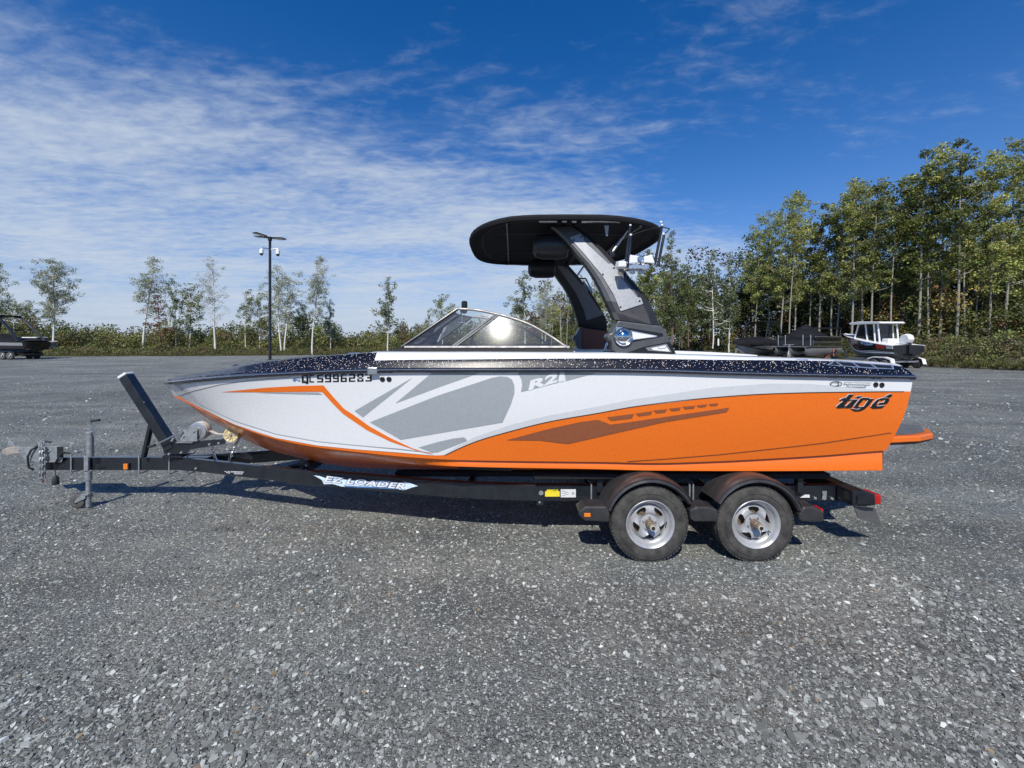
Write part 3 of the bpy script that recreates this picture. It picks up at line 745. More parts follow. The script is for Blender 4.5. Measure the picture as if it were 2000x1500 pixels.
# dealer mark near the stern
def oval(cx, cy, a, b, n=20, t0=0, t1=6.283): return [(cx + a * math.cos(t0 + (t1 - t0) * i / n), cy + b * math.sin(t0 + (t1 - t0) * i / n)) for i in range(n)]
decal('dealer_emblem', strokeq(oval(1632, 749.5, 11.5, 4.6, 22) + [(1643.5, 749.5)], 1.1), m_black, off=.0045)
decal('dealer_emblem', strokeq(oval(1629, 750, 7, 3.6, 14, 1.2, 5.9), 1.3), m_hullgrey, off=.0045)
decal('dealer_emblem', strokeq([(1633, 745.5), (1637, 747.5), (1637, 751.5), (1632, 754)], 1.5), m_black, off=.0048)
decal('dealer_nameplate', [ct((620, 232), (1100, 245), (1080, 292), (605, 280))], m_hullgrey, off=.0045)
decal('dealer_nameplate', [ct((670, 286), (1020, 296), (1000, 334), (655, 326))], m_hullgrey, off=.0042)
text_decal('dealer_lettering', 'DRUMMONDVILLE', 1674, 749, 50, 3.6, m_white, .2, .025, .03, off=.006)
text_decal('dealer_lettering', 'MARINE', 1672, 754, 30, 2.8, m_white, .2, .025, .02, off=.006)
for px, py in ((747, 740.8), (760, 740.6), (1710, 751.3), (1722, 752)):
    d = Vector(((px - CX) / F, 1, -(py - CY) / F)).normalized(); loc, nor, i_, _ = BV_HULL.ray_cast(Vector((0, 0, H)), d)
    if nor.dot(d) > 0: nor = -nor
    mb = MB(); r0 = .0225; mb.lathe(loc - nor * .002, nor, [(0, r0), (.007, r0), (.009, r0 * .85), (.007, r0 * .6), (.007, 0)], 20)
    obj('drain_fitting', mb, m_black, boat)

# rub rail with its bright insert
def rail_pt(s, up_=0.0, out=0.0):
    return Vector((s, YC - hw(s) - out, at_row(s, hw(s), y_rail) + up_))
rs = [s for s in SS]
near = [rail_pt(s) for s in rs]
path = near[::-1] + [mir(p) for p in near[1:]]
mb = MB()
prof = [(-.010, -.020), (.016, -.020), (.028, -.012), (.031, .002), (.026, .014), (.010, .022), (-.010, .024)]
rowsr = []
for i, p in enumerate(path):
    d = (path[min(i + 1, len(path) - 1)] - path[max(i - 1, 0)]); d.z = 0; d.normalize(); o_ = Vector((d.y, -d.x, 0))
    if o_.dot(Vector((p.x * .3, p.y - YC, 0))) < 0: o_ = -o_
    if i in (len(near) - 1,): o_ = Vector((-1, 0, 0))
    rowsr.append([p + o_ * a + Vector((0, 0, b)) for a, b in prof])
mb.grid(rowsr, True)
rail = obj('rub_rail', mb, m_navy, boat)
mb = MB(); mb.tube([p[0] + (p[3] - p[0]) * 1.02 + Vector((0, 0, .006)) for p in rowsr], .0055, 6)
obj('rail_insert', mb, m_steel, rail)
for s in np.arange(-3.7, 3.45, .135):
    if abs(s + 1.2) < .08: continue
    p = rail_pt(s, .008, .036); mb = MB(); mb.sphere(p, .0065, 6, sz=(1, .6, 1)); obj('rail_screw', mb, m_chrome, rail)
p = rail_pt(-1.2); mb = MB(); mb.box(p + Vector((0, -.022, 0)), (.09, .04, .066)); obj('rail_joint_cover', mb, m_steel, rail, bevel=.008)

# deck
y_w = interp([(328, 742.5), (400, 735), (500, 722), (600, 711), (700, 705.5), (735, 704), (800, 702.7), (900, 702), (1040, 700.6), (1180, 700), (1400, 702.6), (1614, 705), (1680, 708.6), (1764, 715.5), (1800, 722)])
y_t = interp([(328, 741), (360, 734), (440, 723), (500, 710.5), (600, 698.5), (700, 691), (735, 688.5), (800, 688.5), (1180, 689.5), (1400, 695), (1625, 702.6), (1764, 712), (1800, 718)])
y_top = interp([(328, 740.5), (360, 733), (440, 721), (500, 708), (600, 696.5), (700, 690), (735, 688), (800, 688)])
deck = MB()
A = []; 
for s in SS:
    h0 = hw(s); k = min(1, (s + 3.99) / .5)
    xe = lambda e: s if s < 2.9 else 2.9 + (s - 2.9) * (e - 2.9) / (3.475 - 2.9)
    r = rail_pt(s, .022, -.0); r2 = Vector((r.x, YC - h0 + .006, r.z + .012))
    hww = h0 * (1 - .02 * k) - .012 * k; ht = h0 * (1 - .045 * k) - .05 * k
    hww = max(hww, 0); ht = max(ht, 0)
    Xw = xe(3.42); Xt = xe(3.40)
    w_ = Vector((Xw, YC - hww, at_row(Xw, hww, y_w))); t_ = Vector((Xt, YC - ht, at_row(Xt, ht, y_t)))
    w_.z = max(w_.z, r2.z + .004); t_.z = max(t_.z, w_.z + .003)
    A.append((r, r2, w_, t_))
iw = [i for i, s in enumerate(SS)]
for sgn in (0, 1):
    fl = (lambda p: p) if sgn == 0 else mir
    deck.grid([[fl(a[0]), fl(a[1])] for a in A], False, 0)
    deck.grid([[fl(a[1]), fl(a[1].lerp(a[2], .5)), fl(a[2])] for a in A], True, 0)
    i0 = min(i for i, s in enumerate(SS) if s >= -1.235)
    deck.grid([[fl(a[2]), fl(a[3])] for a in A[:i0 + 1]], True, 0)
    deck.grid([[fl(a[2]), fl(a[2].lerp(a[3], .6) + Vector((0, 0, .008))), fl(a[3])] for a in A[i0:]], True, 1)
    # side deck to the coaming
    deck.grid([[fl(a[3]), fl(a[3] + Vector((0, .10, .006))), fl(a[3] + Vector((0, .17, 0))), fl(a[3] + Vector((0, .18, -.10)))] for a, s in zip(A, SS) if -1.3 <= s], True, 1)
# fore deck, crowned
fd = []
for s, a in zip(SS, A):
    if s > -1.15: break
    zc = max(at_row(s, 0, y_top), a[3].z + .002)
    row = [a[3]]
    n = 8
    for k in range(1, n):
        t = k / n; row.append(Vector((a[3].x, a[3].y + (YC - a[3].y) * t, a[3].z + (zc - a[3].z) * math.sin(t * math.pi / 2))))
    row.append(Vector((s, YC, zc))); fd.append(row + [mir(p) for p in row[:-1][::-1]])
deck.grid(fd, True, 0)
r0 = fd[-1]; deck.add([p for p in r0] + [p - Vector((0, 0, .5)) for p in r0], [(i, i + 1, i + 1 + len(r0), i + len(r0)) for i in range(len(r0) - 1)], False, 1)
# transom top and end
a = A[-1]; e = [a[0], a[1], a[2], a[3]]; zz_ = a[3].z
deck.add(e + [mir(p) for p in e[::-1]], [tuple(range(8))], False, 0)
deck_o = obj('deck', deck, [m_flake, m_white], boat)
BV_DECK = BVHTree.FromPolygons([Vector(p) for p in deck.v], deck.f)
# foredeck cleat / nose fitting
mb = MB(); b0 = P(440, 723, 4.55)
mb.prism([P(442, 722, 4.52), P(455, 714, 4.52), P(460, 711.4, 4.52), P(472, 714, 4.52), P(476, 716, 4.52)], [P(442, 722, 4.52) + Vector((0, .1, 0)), P(455, 714, 4.52) + Vector((0, .1, 0)), P(460, 711.4, 4.52) + Vector((0, .1, 0)), P(472, 714, 4.52) + Vector((0, .1, 0)), P(476, 716, 4.52) + Vector((0, .1, 0))])
obj('bow_light', mb, m_navy, boat, bevel=.004)
for px, py in ((692, 692.7), (1566, 706.5), (1600, 713)):
    p = P(px, py, YC - hw((px - CX) * 3.55 / F) + .05)
    mb = MB(); mb.tube([p + Vector((-.05, 0, .012)), p + Vector((.05, 0, .012))], .007, 8); mb.tube([p + Vector((-.02, 0, -.02)), p + Vector((-.02, 0, .012))], .006, 6); mb.tube([p + Vector((.02, 0, -.02)), p + Vector((.02, 0, .012))], .006, 6)
    obj('cleat', mb, m_chrome, boat)
# side vents near the stern
vent = project([[(1613, 713), (1630, 704.6), (1650, 706.3), (1742, 713), (1746, 721.5), (1700, 720)]], BV_DECK, .004, 8)
vent_o = obj('side_vent', vent, m_alu, boat)
for q in ([(1619, 712.4), (1630, 707), (1640, 713.6)], [(1635, 706.8), (1663, 709.2), (1673, 715.8), (1646, 714)], [(1668, 709.4), (1698, 711.8), (1708, 718), (1679, 716.2)], [(1703, 712), (1738, 714.6), (1742, 719.6), (1713, 718.2)]):
    obj('vent_opening', project([q], BV_DECK, .007, 8), m_black, vent_o)
# cockpit: lining, floor, seats, engine pad
ck = MB(); hi = []; 
for s, a in zip(SS, A):
    if s < -1.2 or s > 3.3: continue
    hi.append(a)
ck.grid([[a[3] + Vector((0, .18, -.09)), a[3] + Vector((0, .22, -.75))] for a in hi], True)
ck.grid([[mir(a[3] + Vector((0, .18, -.09))), mir(a[3] + Vector((0, .22, -.75)))] for a in hi], True)
ck.grid([[a[3] + Vector((0, .22, -.75)), mir(a[3] + Vector((0, .22, -.75)))] for a in hi], False)
ck.box((-1.14, YC, 1.33), (.04, 1.9, .8)); ck.box((3.3, YC, 1.3), (.04, 1.9, .7))
obj('cockpit_liner', ck, m_vinyld, boat, merge=False)
for nm, c, d in (('helm_seat', (.15, YC + .55, 1.38), (.5, .55, .16)), ('bench_seat', (1.4, YC + .75, 1.28), (1.6, .5, .35)), ('bench_seat', (1.4, YC - .75, 1.28), (1.6, .5, .35)), ('sun_pad', (2.62, YC, 1.52), (1.25, 1.75, .22)), ('aft_pad', (3.1, YC, 1.60), (.38, 1.8, .1))):
    mb = MB(); mb.box(c, d); sp = obj(nm, mb, m_vinyl if nm != 'helm_seat' else m_vinyld, boat, bevel=.05)
mb = MB(); mb.box((-.08, YC + .55, 1.58), (.14, .52, .42)); obj('seat_back', mb, m_vinyld, boat, bevel=.05)
mb = MB(); mb.prism([Vector((-1.1, YC + .2, z)) for z in ()] or [Vector((-1.05, YC + .22, 1.2)), Vector((-.65, YC + .22, 1.2)), Vector((-.72, YC + .22, 1.74)), Vector((-1.05, YC + .22, 1.83))], [Vector((-1.05, YC + .95, 1.2)), Vector((-.65, YC + .95, 1.2)), Vector((-.72, YC + .95, 1.74)), Vector((-1.05, YC + .95, 1.83))])
obj('helm_console', mb, m_vinyld, boat, bevel=.02)
mb = MB(); mb.prism([Vector((-1.05, YC - .9, 1.2)), Vector((-.65, YC - .9, 1.2)), Vector((-.72, YC - .9, 1.74)), Vector((-1.05, YC - .9, 1.80))], [Vector((-1.05, YC - .25, 1.2)), Vector((-.65, YC - .25, 1.2)), Vector((-.72, YC - .25, 1.74)), Vector((-1.05, YC - .25, 1.80))])
obj('passenger_console', mb, m_vinyld, boat, bevel=.02)
mb = MB(); cst = Vector((-.56, YC + .56, 1.80)); 
mb.tube([cst + Vector((.05 * math.sin(t) , .17 * math.cos(t), .17 * math.sin(t))) for t in np.linspace(0, 6.283, 25)], .014, 7)
mb.beam(cst - Vector((0, .16, 0)), cst + Vector((0, .16, 0)), .02, .02); mb.tube([cst, cst - Vector((.15, 0, .06))], .02, 7)
obj('steering_wheel', mb, m_rubber, boat)

# windshield
gp = P(977, 641, 3.93)
def half_n(p):
    c = (Vector((0, 0, H)) - p).normalized(); return (c + SD).normalized()
gn = half_n(gp)
def onglass(px, py, off=0.0):
    O = Vector((0, 0, H)); d = Vector(((px - CX) / F, 1, -(py - CY) / F)); t = (gp - O).dot(gn) / d.dot(gn); return O + d * t + gn * off
top_arc = [(893, 603.5), (920, 604.8), (962, 612), (1025, 630), (1075, 657), (1100, 674)]
arc = interp(top_arc)
bl = [onglass(x, y) for x, y in [(793, 676)] + [(893, 606)] + [(x, arc(x) + 2) for x in np.linspace(905, 1098, 16)] + [(1103, 676)]]
def split_bar(t): return (887 + (972 - 887) * t, 676 + (614 - 676) * t)
front = [onglass(793, 676), onglass(893, 606)] + [onglass(x, arc(x) + 2) for x in np.linspace(905, 968, 6)] + [onglass(886, 676)]
back = [onglass(888, 676), onglass(972, 615)] + [onglass(x, arc(x) + 2) for x in np.linspace(985, 1098, 12)] + [onglass(1103, 676)]
def both(f, name, m, **k):
    out = []
    for sgn in (0, 1):
        mb = MB(); f(mb, (lambda p: Vector(p)) if sgn == 0 else (lambda p: mir(Vector(p))))
        out.append(obj(name, mb, m, boat, **k))
    return out
both(lambda mb, w: mb.add([w(p) for p in front], [tuple(range(len(front)))]), 'side_glass', m_glass)
both(lambda mb, w: mb.add([w(p) for p in back], [tuple(range(len(back)))]), 'side_glass', m_glass)
m_wsframe = mat('windshield_frame', (.24, .235, .23), .5, metal=.4, var=.06)
both(lambda mb, w: mb.tube([w(onglass(x, y, .004)) for x, y in [(893, 603.5)] + [(x, arc(x)) for x in np.linspace(903, 1100, 22)] + [(1112, 682), (1124, 690)]], .0125, 8), 'windshield_rail', m_wsframe)
both(lambda mb, w: mb.tube([w(onglass(x, y, .003)) for x, y in [(784, 678), (893, 603.5)]], .013, 8), 'corner_post', m_blkmetal)
both(lambda mb, w: [mb.tube([w(onglass(884, 677, .006)), w(onglass(969, 614, .006))], .010, 7), mb.tube([w(onglass(890, 677, .006)), w(onglass(975, 615, .006))], .010, 7)], 'divider_post', m_wsframe)
both(lambda mb, w: mb.grid([[w(onglass(x, 676.2, .004)), w(onglass(x, 676.6, .012)), w(onglass(x, 679.8, .012)), w(onglass(x, 680.2, .0))] for x in np.linspace(790, 1112, 10)], False), 'base_rail', m_wsframe)
both(lambda mb, w: mb.grid([[w(onglass(x, 680.2, .012)), w(onglass(x, 684, .03)), w(onglass(x, 691, .02)), w(onglass(x, 697, -.08))] for x in np.linspace(770, 1120, 10)], True), 'base_gasket', m_rubber)
cb, ctp = onglass(785, 678), onglass(893, 604.5)
pane = [cb, ctp]
for nm, t0, t1 in (('front_glass', 0.0, .36), ('walkthrough_glass', .37, .63), ('front_glass', .64, 1.0)):
    q = [cb.lerp(mir(cb), t0), ctp.lerp(mir(ctp), t0), ctp.lerp(mir(ctp), t1), cb.lerp(mir(cb), t1)]
    bulge = Vector((-.10, 0, 0))
    q = [p + bulge * math.sin(math.pi * t) for p, t in zip(q, (t0, t0, t1, t1))]
    mb = MB(); mb.add(q, [(0, 1, 2, 3)]); obj(nm, mb, m_glass, boat)
def frontbar(t, a, bb): 
    return a.lerp(bb, t) + Vector((-.10 * math.sin(math.pi * t), 0, 0))
mb = MB()
mb.tube([frontbar(t, ctp, mir(ctp)) for t in np.linspace(0, 1, 14)], .012, 7); obj('front_header', mb, m_blkmetal, boat)
mb = MB(); mb.tube([frontbar(t, cb, mir(cb)) for t in np.linspace(0, 1, 14)], .016, 7); obj('front_sill', mb, m_blkmetal, boat)
for t in (.365, .635):
    mb = MB(); mb.tube([frontbar(t, cb, mir(cb)), frontbar(t, ctp, mir(ctp))], .012, 7); obj('walkthrough_post', mb, m_blkmetal, boat)
# mirror on the header
mt = ctp.lerp(mir(ctp), .18)
mb = MB(); mb.lathe(P(907, 588, 4.35) , (0, 0, -1), [(0, 0), (0, .022), (.01, .032), (.11, .032), (.13, .02), (.135, 0)], 12); obj('rear_view_mirror', mb, m_blkmetal, boat)
mb = MB(); mb.tube([P(902, 632, 4.3), P(902, 618, 4.3), P(900, 606, 4.25)], .008, 6); mb.tube([P(895, 630, 4.3), P(908, 630, 4.3)], .010, 6); obj('mirror_bracket', mb, m_chrome, boat)

# tower
def dep(py): return 3.68 if py > 622 else 3.72 + (622 - py) / 180 * .24
out_c = [(1124.4, 441.8), (1142, 453), (1159.6, 468), (1182, 489), (1203.6, 512), (1218, 526), (1232, 543), (1247, 561), (1261, 580), (1272, 596), (1280, 612), (1288, 636)]
in_c = [(1076, 444), (1089, 455), (1102.4, 468), (1116, 483), (1130, 500), (1142, 513), (1153, 528), (1164, 545), (1174, 564), (1185, 588), (1195, 610), (1201, 624)]
m_innerpanel = mat('inner_panel_grey', (.16, .165, .18), .5, metal=.2)
def tower_arm(w, par):
    TH = Vector((0, .12, 0))
    o1 = [P(x, y, dep(y)) for x, y in out_c]; i1 = [P(x, y, dep(y)) for x, y in in_c]
    n = len(o1)
    mb = MB()
    ins = .18
    # bevelled outer face: grey, inner edge black
    mid = [a.lerp(b, .10) - Vector((0, .012, 0)) for a, b in zip(i1, o1)]; mid2 = [a.lerp(b, .80) - Vector((0, .012, 0)) for a, b in zip(i1, o1)]
    rows = [[w(i1[k] + TH), w(i1[k] + Vector((0, .01, 0))), w(mid[k]), w(mid2[k]), w(o1[k] + Vector((0, .01, 0))), w(o1[k] + TH)] for k in range(n)]
    for k in range(n - 1):
        for j in range(5):
            mi = 0 if j in (1, 2) and k < 9 else 1
            mb.add([rows[k][j], rows[k][j + 1], rows[k + 1][j + 1], rows[k + 1][j]], [(0, 1, 2, 3)], False, mi)
        mb.add([rows[k][0], rows[k][5], rows[k + 1][5], rows[k + 1][0]], [(0, 1, 2, 3)], False, 1)
    mb.add(rows[0], [tuple(range(6))], False, 0); mb.add(rows[-1], [tuple(range(6))], False, 1)
    arm = obj('tower_arm', mb, [m_towergrey, m_towerblk], boat)
    pan = [(1112.3, 464), (1133.2, 456), (1139.8, 464), (1141, 470.5), (1188, 514.5), (1195, 514.5), (1207, 526.5), (1207, 534.2), (1245.5, 580.5), (1252, 581.5), (1256.4, 593.6), (1212.4, 608), (1199, 576), (1175, 536.5), (1142, 497)]
    f = [w(P(x, y, dep(y) - .022)) for x, y in pan]; bk_ = [w(P(x, y, dep(y) + .004)) for x, y in pan]
    mb = MB(); mb.prism(f, bk_); pl = obj('arm_panel', mb, m_panel, boat, bevel=.002)
    for x, y in ((1120, 469), (1135, 463), (1177.5, 536), (1199, 523.5), (1212, 600), (1249, 588)):
        p = P(x, y, dep(y) - .022); mb = MB(); mb.lathe(w(p), (0, -1, 0) if w(Vector((0, 0, 0))).y == 0 else (0, 1, 0), [(-.002, .009), (.004, .009), (.006, .006), (.003, .004), (.003, 0)], 10); obj('panel_bolt', mb, m_black, pl)
    for q in ([(1141, 462), (1146, 463), (1192, 513), (1188, 514.5), (1142, 471)], [(1207, 530), (1214, 532), (1246, 577), (1246, 581), (1207, 535)]):
        f = [w(P(x, y, dep(y) - .018)) for x, y in q]; b_ = [w(P(x, y, dep(y) + .002)) for x, y in q]
        mb = MB(); mb.prism(f, b_); obj('arm_insert', mb, m_towergrey, boat, bevel=.002)
    ip = [w(P(x, y, dep(y) + .128)) for x, y in pan]; iq = [w(P(x, y, dep(y) + .116)) for x, y in pan]
    mb = MB(); mb.prism(ip, iq); obj('inner_arm_panel', mb, m_innerpanel, boat, bevel=.002)
    return arm
def wn(p): return Vector(p)
for w in (wn, mir): tower_arm(w, boat)
# foot of the tower
foot = [(1208, 626), (1293.8, 637), (1301, 646), (1307, 659.6), (1321, 691), (1205, 691), (1196, 678), (1194.8, 667), (1186, 660), (1189, 652), (1195, 650)]
win = [(1204, 637), (1225, 640), (1294, 651), (1296, 656), (1240, 667), (1206, 675), (1199, 663)]
def tower_foot(w):
    mb = MB(); Dn = 3.64
    mb.prism([w(P(x, y, Dn)) for x, y in foot], [w(P(x, y, Dn) + Vector((0, .17, 0))) for x, y in foot])
    ft = obj('tower_foot', mb, m_towergrey if w is wn else m_towergrey, boat, bevel=.012)
    mb = MB(); mb.prism([w(P(x, y, Dn - .004)) for x, y in win], [w(P(x, y, Dn + .02)) for x, y in win]); obj('foot_recess', mb, m_black, ft)
    mb = MB(); mb.prism([w(P(x, y, Dn - .010)) for x, y in [(1204, 638), (1214, 639), (1232, 645), (1286, 656), (1280, 659), (1237, 664), (1228, 674), (1209, 674), (1200, 663)]], [w(P(x, y, Dn - .0035)) for x, y in [(1204, 638), (1214, 639), (1232, 645), (1286, 656), (1280, 659), (1237, 664), (1228, 674), (1209, 674), (1200, 663)]])
    obj('chrome_bezel', mb, m_chrome, ft, bevel=.002)
    ax = (0, -1, 0) if w is wn else (0, 1, 0)
    mb = MB(); c = w(P(1217.5, 658, Dn - .010)); rr = .072
    mb.lathe(c, ax, [(0, rr * 1.12), (.014, rr * 1.12), (.022, rr * 1.0), (.016, rr * .84), (.018, rr * .80), (.034, rr * .6), (.043, rr * .3), (.046, 0)], 32); obj('tower_speaker', mb, m_chrome, ft)
    for q, m in (([(1194 + 24, 691), (1257, 677.6), (1307, 667.6), (1312, 673), (1320, 690.5)], m_black), ([(1261, 679.5), (1302, 671.5), (1312, 688), (1266, 685)], m_chrome), ([(1272, 680), (1300, 674.5), (1308, 686.5), (1276, 683.5)], m_white)):
        o_ = {id(m_black): .004, id(m_chrome): .010, id(m_white): .014}[id(m)]
        mb = MB(); mb.prism([w(P(x, y, Dn - o_)) for x, y in q], [w(P(x, y, Dn + .01)) for x, y in q]); obj('foot_trim', mb, m, ft)
    if w is wn:
        mb = MB(); q = [(1285, 678), (1286.5, 682), (1288, 679), (1289, 682), (1291, 680), (1293, 682), (1295, 679), (1297, 681), (1302, 677)]
        mb.tube([P(x, y, Dn - .016) for x, y in q], .0018, 5); obj('script_lettering', mb, m_black, ft)
    mb = MB(); q = [(1205, 641), (1236, 647), (1280, 657), (1238, 664)]
    mb.prism([w(P(x, y, Dn - .014)) for x, y in [(1234, 648), (1283, 656.5), (1237, 663)]], [w(P(x, y, Dn - .009)) for x, y in [(1234, 648), (1283, 656.5), (1237, 663)]]); obj('foot_trim', mb, m_white, ft)
for w in (wn, mir): tower_foot(w)
mb = MB(); q = [(1203, 630), (1290, 641), (1302, 660), (1313, 690), (1206, 690)]
mb.prism([mir(P(x, y, 3.812)) for x, y in q], [mir(P(x, y, 3.822)) for x, y in q]); obj('inner_foot_panel', mb, m_redwood, boat)
# upper cross bar between the arms
mb = MB(); pa = P(1100, 447, dep(447)) + Vector((0, .06, 0)); mb.beam(pa, mir(pa), .16, .05, up=(0, 0, 1)); obj('tower_crossbar', mb, m_towerblk, boat, bevel=.015)
mb = MB(); pa = P(1150, 470, dep(470)) + Vector((0, .06, .05)); mb.beam(pa, mir(pa), .05, .04); obj('tower_crossbar', mb, m_towerblk, boat, bevel=.01)
# pod speakers under the crossbar
for w in (wn, mir):
    c = w(P(1080, 482, 4.12)); mb = MB()
    mb.lathe(c + Vector((-.20, 0, 0)), (1, 0, 0), [(0, 0), (0, .06), (.03, .105), (.10, .125), (.26, .125), (.33, .118), (.345, .10), (.33, .08), (.335, 0)], 24)
    sp = obj('pod_speaker', mb, m_towerblk, boat)
    mb = MB(); mb.box(c + Vector((0, 0, .14)), (.12, .06, .10)); obj('pod_bracket', mb, m_towerblk, sp, bevel=.01)
    mb = MB(); mb.lathe(c + Vector((.142, 0, 0)), (1, 0, 0), [(0, .085), (.006, .085), (.008, .07)], 20); obj('speaker_ring', mb, m_steel, sp)

# canopy (bimini)
cv = MB(); NU, NV = 48, 14
def can(u_, r):
    c, s_ = math.cos(u_), math.sin(u_); e = 2 / 3.0
    ax = .98 if c < 0 else 1.05 - .14 * s_
    x = ax * math.copysign(abs(c) ** e, c) * r; y = 1.17 * math.copysign(abs(s_) ** e, s_) * r
    return x, y
def canz(x, y, r):
    z = 3.045 + .05 * (1 - r * r) - .055 * max(0, -x - .5) ** 1.4 * 2 - .07 * max(0, x - .35) ** 1.3
    return z
rows = []
for j in range(NV + 1):
    r = (j / NV) ** .8
    rows.append([Vector((.50 + can(2 * math.pi * i / NU, r)[0], YC + .15 + can(2 * math.pi * i / NU, r)[1], canz(can(2 * math.pi * i / NU, r)[0], 0, r))) for i in range(NU + 1)])
def lowered(v_, d): return v_ + Vector((0, 0, d))
edge = rows[-1]
cv.grid(rows, True)
val = [edge, [lowered(p, -.02) + (Vector((.5, YC + .15, p.z)) - p) * -.006 for p in edge], [lowered(p, -.045) for p in edge], [lowered(p, -.05) + (Vector((.5, YC + .15, p.z)) - p) * .02 for p in edge]]
cv.grid(val, True)
cv.grid([[lowered(p, -.02) for p in r] for r in rows[:-1]] + [val[-1]], True)
can_o = obj('canopy', cv, m_canvas, boat)
# seams and stitched patches on the underside
mb = MB(); mb.tube([Vector((.50 + can(t, .86)[0], YC + .15 + can(t, .86)[1], canz(can(t, .86)[0], 0, .86) - .024)) for t in np.linspace(2.2, 4.6, 30)], .004, 5); obj('canopy_seam', mb, m_vinyld, can_o)
mb = MB(); mb.tube([Vector((x, YC + .15 - 1.10 + .0 * x, 3.0 + (.0 if x < .9 else -.03 * (x - .9)))) for x in np.linspace(.25, 1.0, 8)], .014, 8); obj('canopy_frame_tube', mb, m_steel, can_o)
mb = MB(); mb.tube([mir(Vector((x, YC - .15 - 1.0, 2.99))) + Vector((0, 0, 0)) for x in np.linspace(-.1, 1.2, 8)], .013, 8); obj('canopy_frame_tube', mb, m_steel, can_o)
for yy in (-.45, .5):
    mb = MB(); mb.tube([Vector((x, YC + .15 + yy, 3.045 + .05 * (1 - (yy / 1.17) ** 2) - .034 - (.055 * max(0, -(x - .5) - .5) ** 1.4 * 2) - .07 * max(0, x - .85) ** 1.3)) for x in np.linspace(-.25, 1.3, 14)], .004, 5); obj('canopy_seam', mb, m_vinyld, can_o)
for x in (-.05, .62, 1.2):
    mb = MB(); mb.tube([Vector((x, YC + .15 + t * 1.08, 3.045 + .05 * (1 - t * t) - .035 - (.05 if x > 1 else 0))) for t in np.linspace(-1, 1, 12)], .012, 7); obj('canopy_bow', mb, m_blkmetal, can_o)
for x in (.44, .53, .62):
    mb = MB(); mb.box((x, YC + .15 - 1.10, 3.0), (.045, .045, .055)); obj('canopy_strap', mb, m_canvas, can_o)
for px, py, D, l in ((1185, 440, 3.85, .10), (1109, 520, 5.9, .13)):
    mb = MB(); p = P(px, py, D); mb.prism([p + Vector((-.022, 0, 0)), p + Vector((.022, 0, 0)), p + Vector((.010, 0, -l)), p + Vector((-.006, 0, -l))], [p + Vector((-.022, .01, 0)), p + Vector((.022, .01, 0)), p + Vector((.010, .01, -l)), p + Vector((-.006, .01, -l))]); obj('hanging_strap', mb, m_hullgrey if D < 5 else m_canvas, can_o, bevel=.003)
for (a, b, Da, Db) in (((1225, 450), (1195, 494), 3.95, 3.95), ((1141, 519), (1115, 556), 5.7, 5.72)):
    mb = MB(); mb.tube([P(*a, Da), P(*b, Db)], .013, 8); mb.sphere(P(*b, Db), .022, 8); st_ = obj('canopy_strut', mb, m_steel, boat)
    mb = MB(); mb.box(P(b[0], b[1] + 2, Db), (.05, .04, .05)); obj('strut_clamp', mb, m_blkmetal, st_, bevel=.008)

# board racks
def rack_near():
    D = 3.62
    rk = MB()
    for (x0, y0), (x1, y1), D_ in (((1231, 438), (1221, 522), D + .12), ((1293, 441), (1279, 516), D + .14), ((1232, 459), (1226, 522), D), ((1297, 459), (1285, 520), D)):
        rk.tube([P(x0, y0, D_), P(x1, y1, D_)], .0125, 8)
    r_o = obj('board_rack', rk, m_blkmetal, boat)
    for x, y, D_ in ((1231, 440, D + .12), (1293, 440, D + .14), (1232, 459, D), (1296, 457, D), (1291, 434, D + .14)):
        mb = MB(); mb.sphere(P(x, y, D_ - .003), .0125, 8); obj('rack_end_cap', mb, m_white2, r_o)
    mb = MB(); mb.tube([P(1234, 459, D), P(1260, 450, D + .07), P(1291, 443, D + .14)], .004, 5); mb.tube([P(1296, 444, D + .1), P(1308, 447, D), P(1297, 458, D)], .005, 5); obj('bungee_cord', mb, m_rubber, r_o)
    mb = MB(); f = [(1227, 497), (1240, 499), (1256, 502), (1274, 497), (1276, 505), (1279, 515), (1264, 513), (1246, 513), (1224, 515), (1226, 508), (1228, 503)]
    mb.prism([P(x, y, D - .01) for x, y in f], [P(x, y, D + .03) for x, y in f]); mb2 = obj('rack_swivel_plate', mb, m_white2, r_o, bevel=.006)
    mb = MB(); mb.lathe(P(1251, 506, D - .012), (0, -1, 0), [(0, .03), (.006, .03), (.010, .024), (.008, .018), (.011, 0)], 18); obj('swivel_hub', mb, m_steel, mb2)
    mb = MB(); mb.box(P(1243, 523, D + .06), (.20, .11, .045)); obj('rack_arm', mb, m_alu, r_o, bevel=.008)
    mb = MB(); mb.box(P(1212.5, 518, D + .04), (.072, .12, .05)); obj('rack_mount', mb, m_white2, r_o, bevel=.008)
    for x in (1235.5, 1251.5):
        mb = MB(); mb.lathe(P(x, 528, D + .05), (0, 0, -1), [(0, .010), (.010, .010), (.012, .022), (.026, .024), (.032, .016), (.034, 0)], 14); obj('clamp_knob', mb, m_chrome, r_o)
    mb = MB(); mb.box(P(1257, 523, D + .03), (.05, .09, .05)); obj('rack_block', mb, m_alu, r_o, bevel=.005)
rack_near()
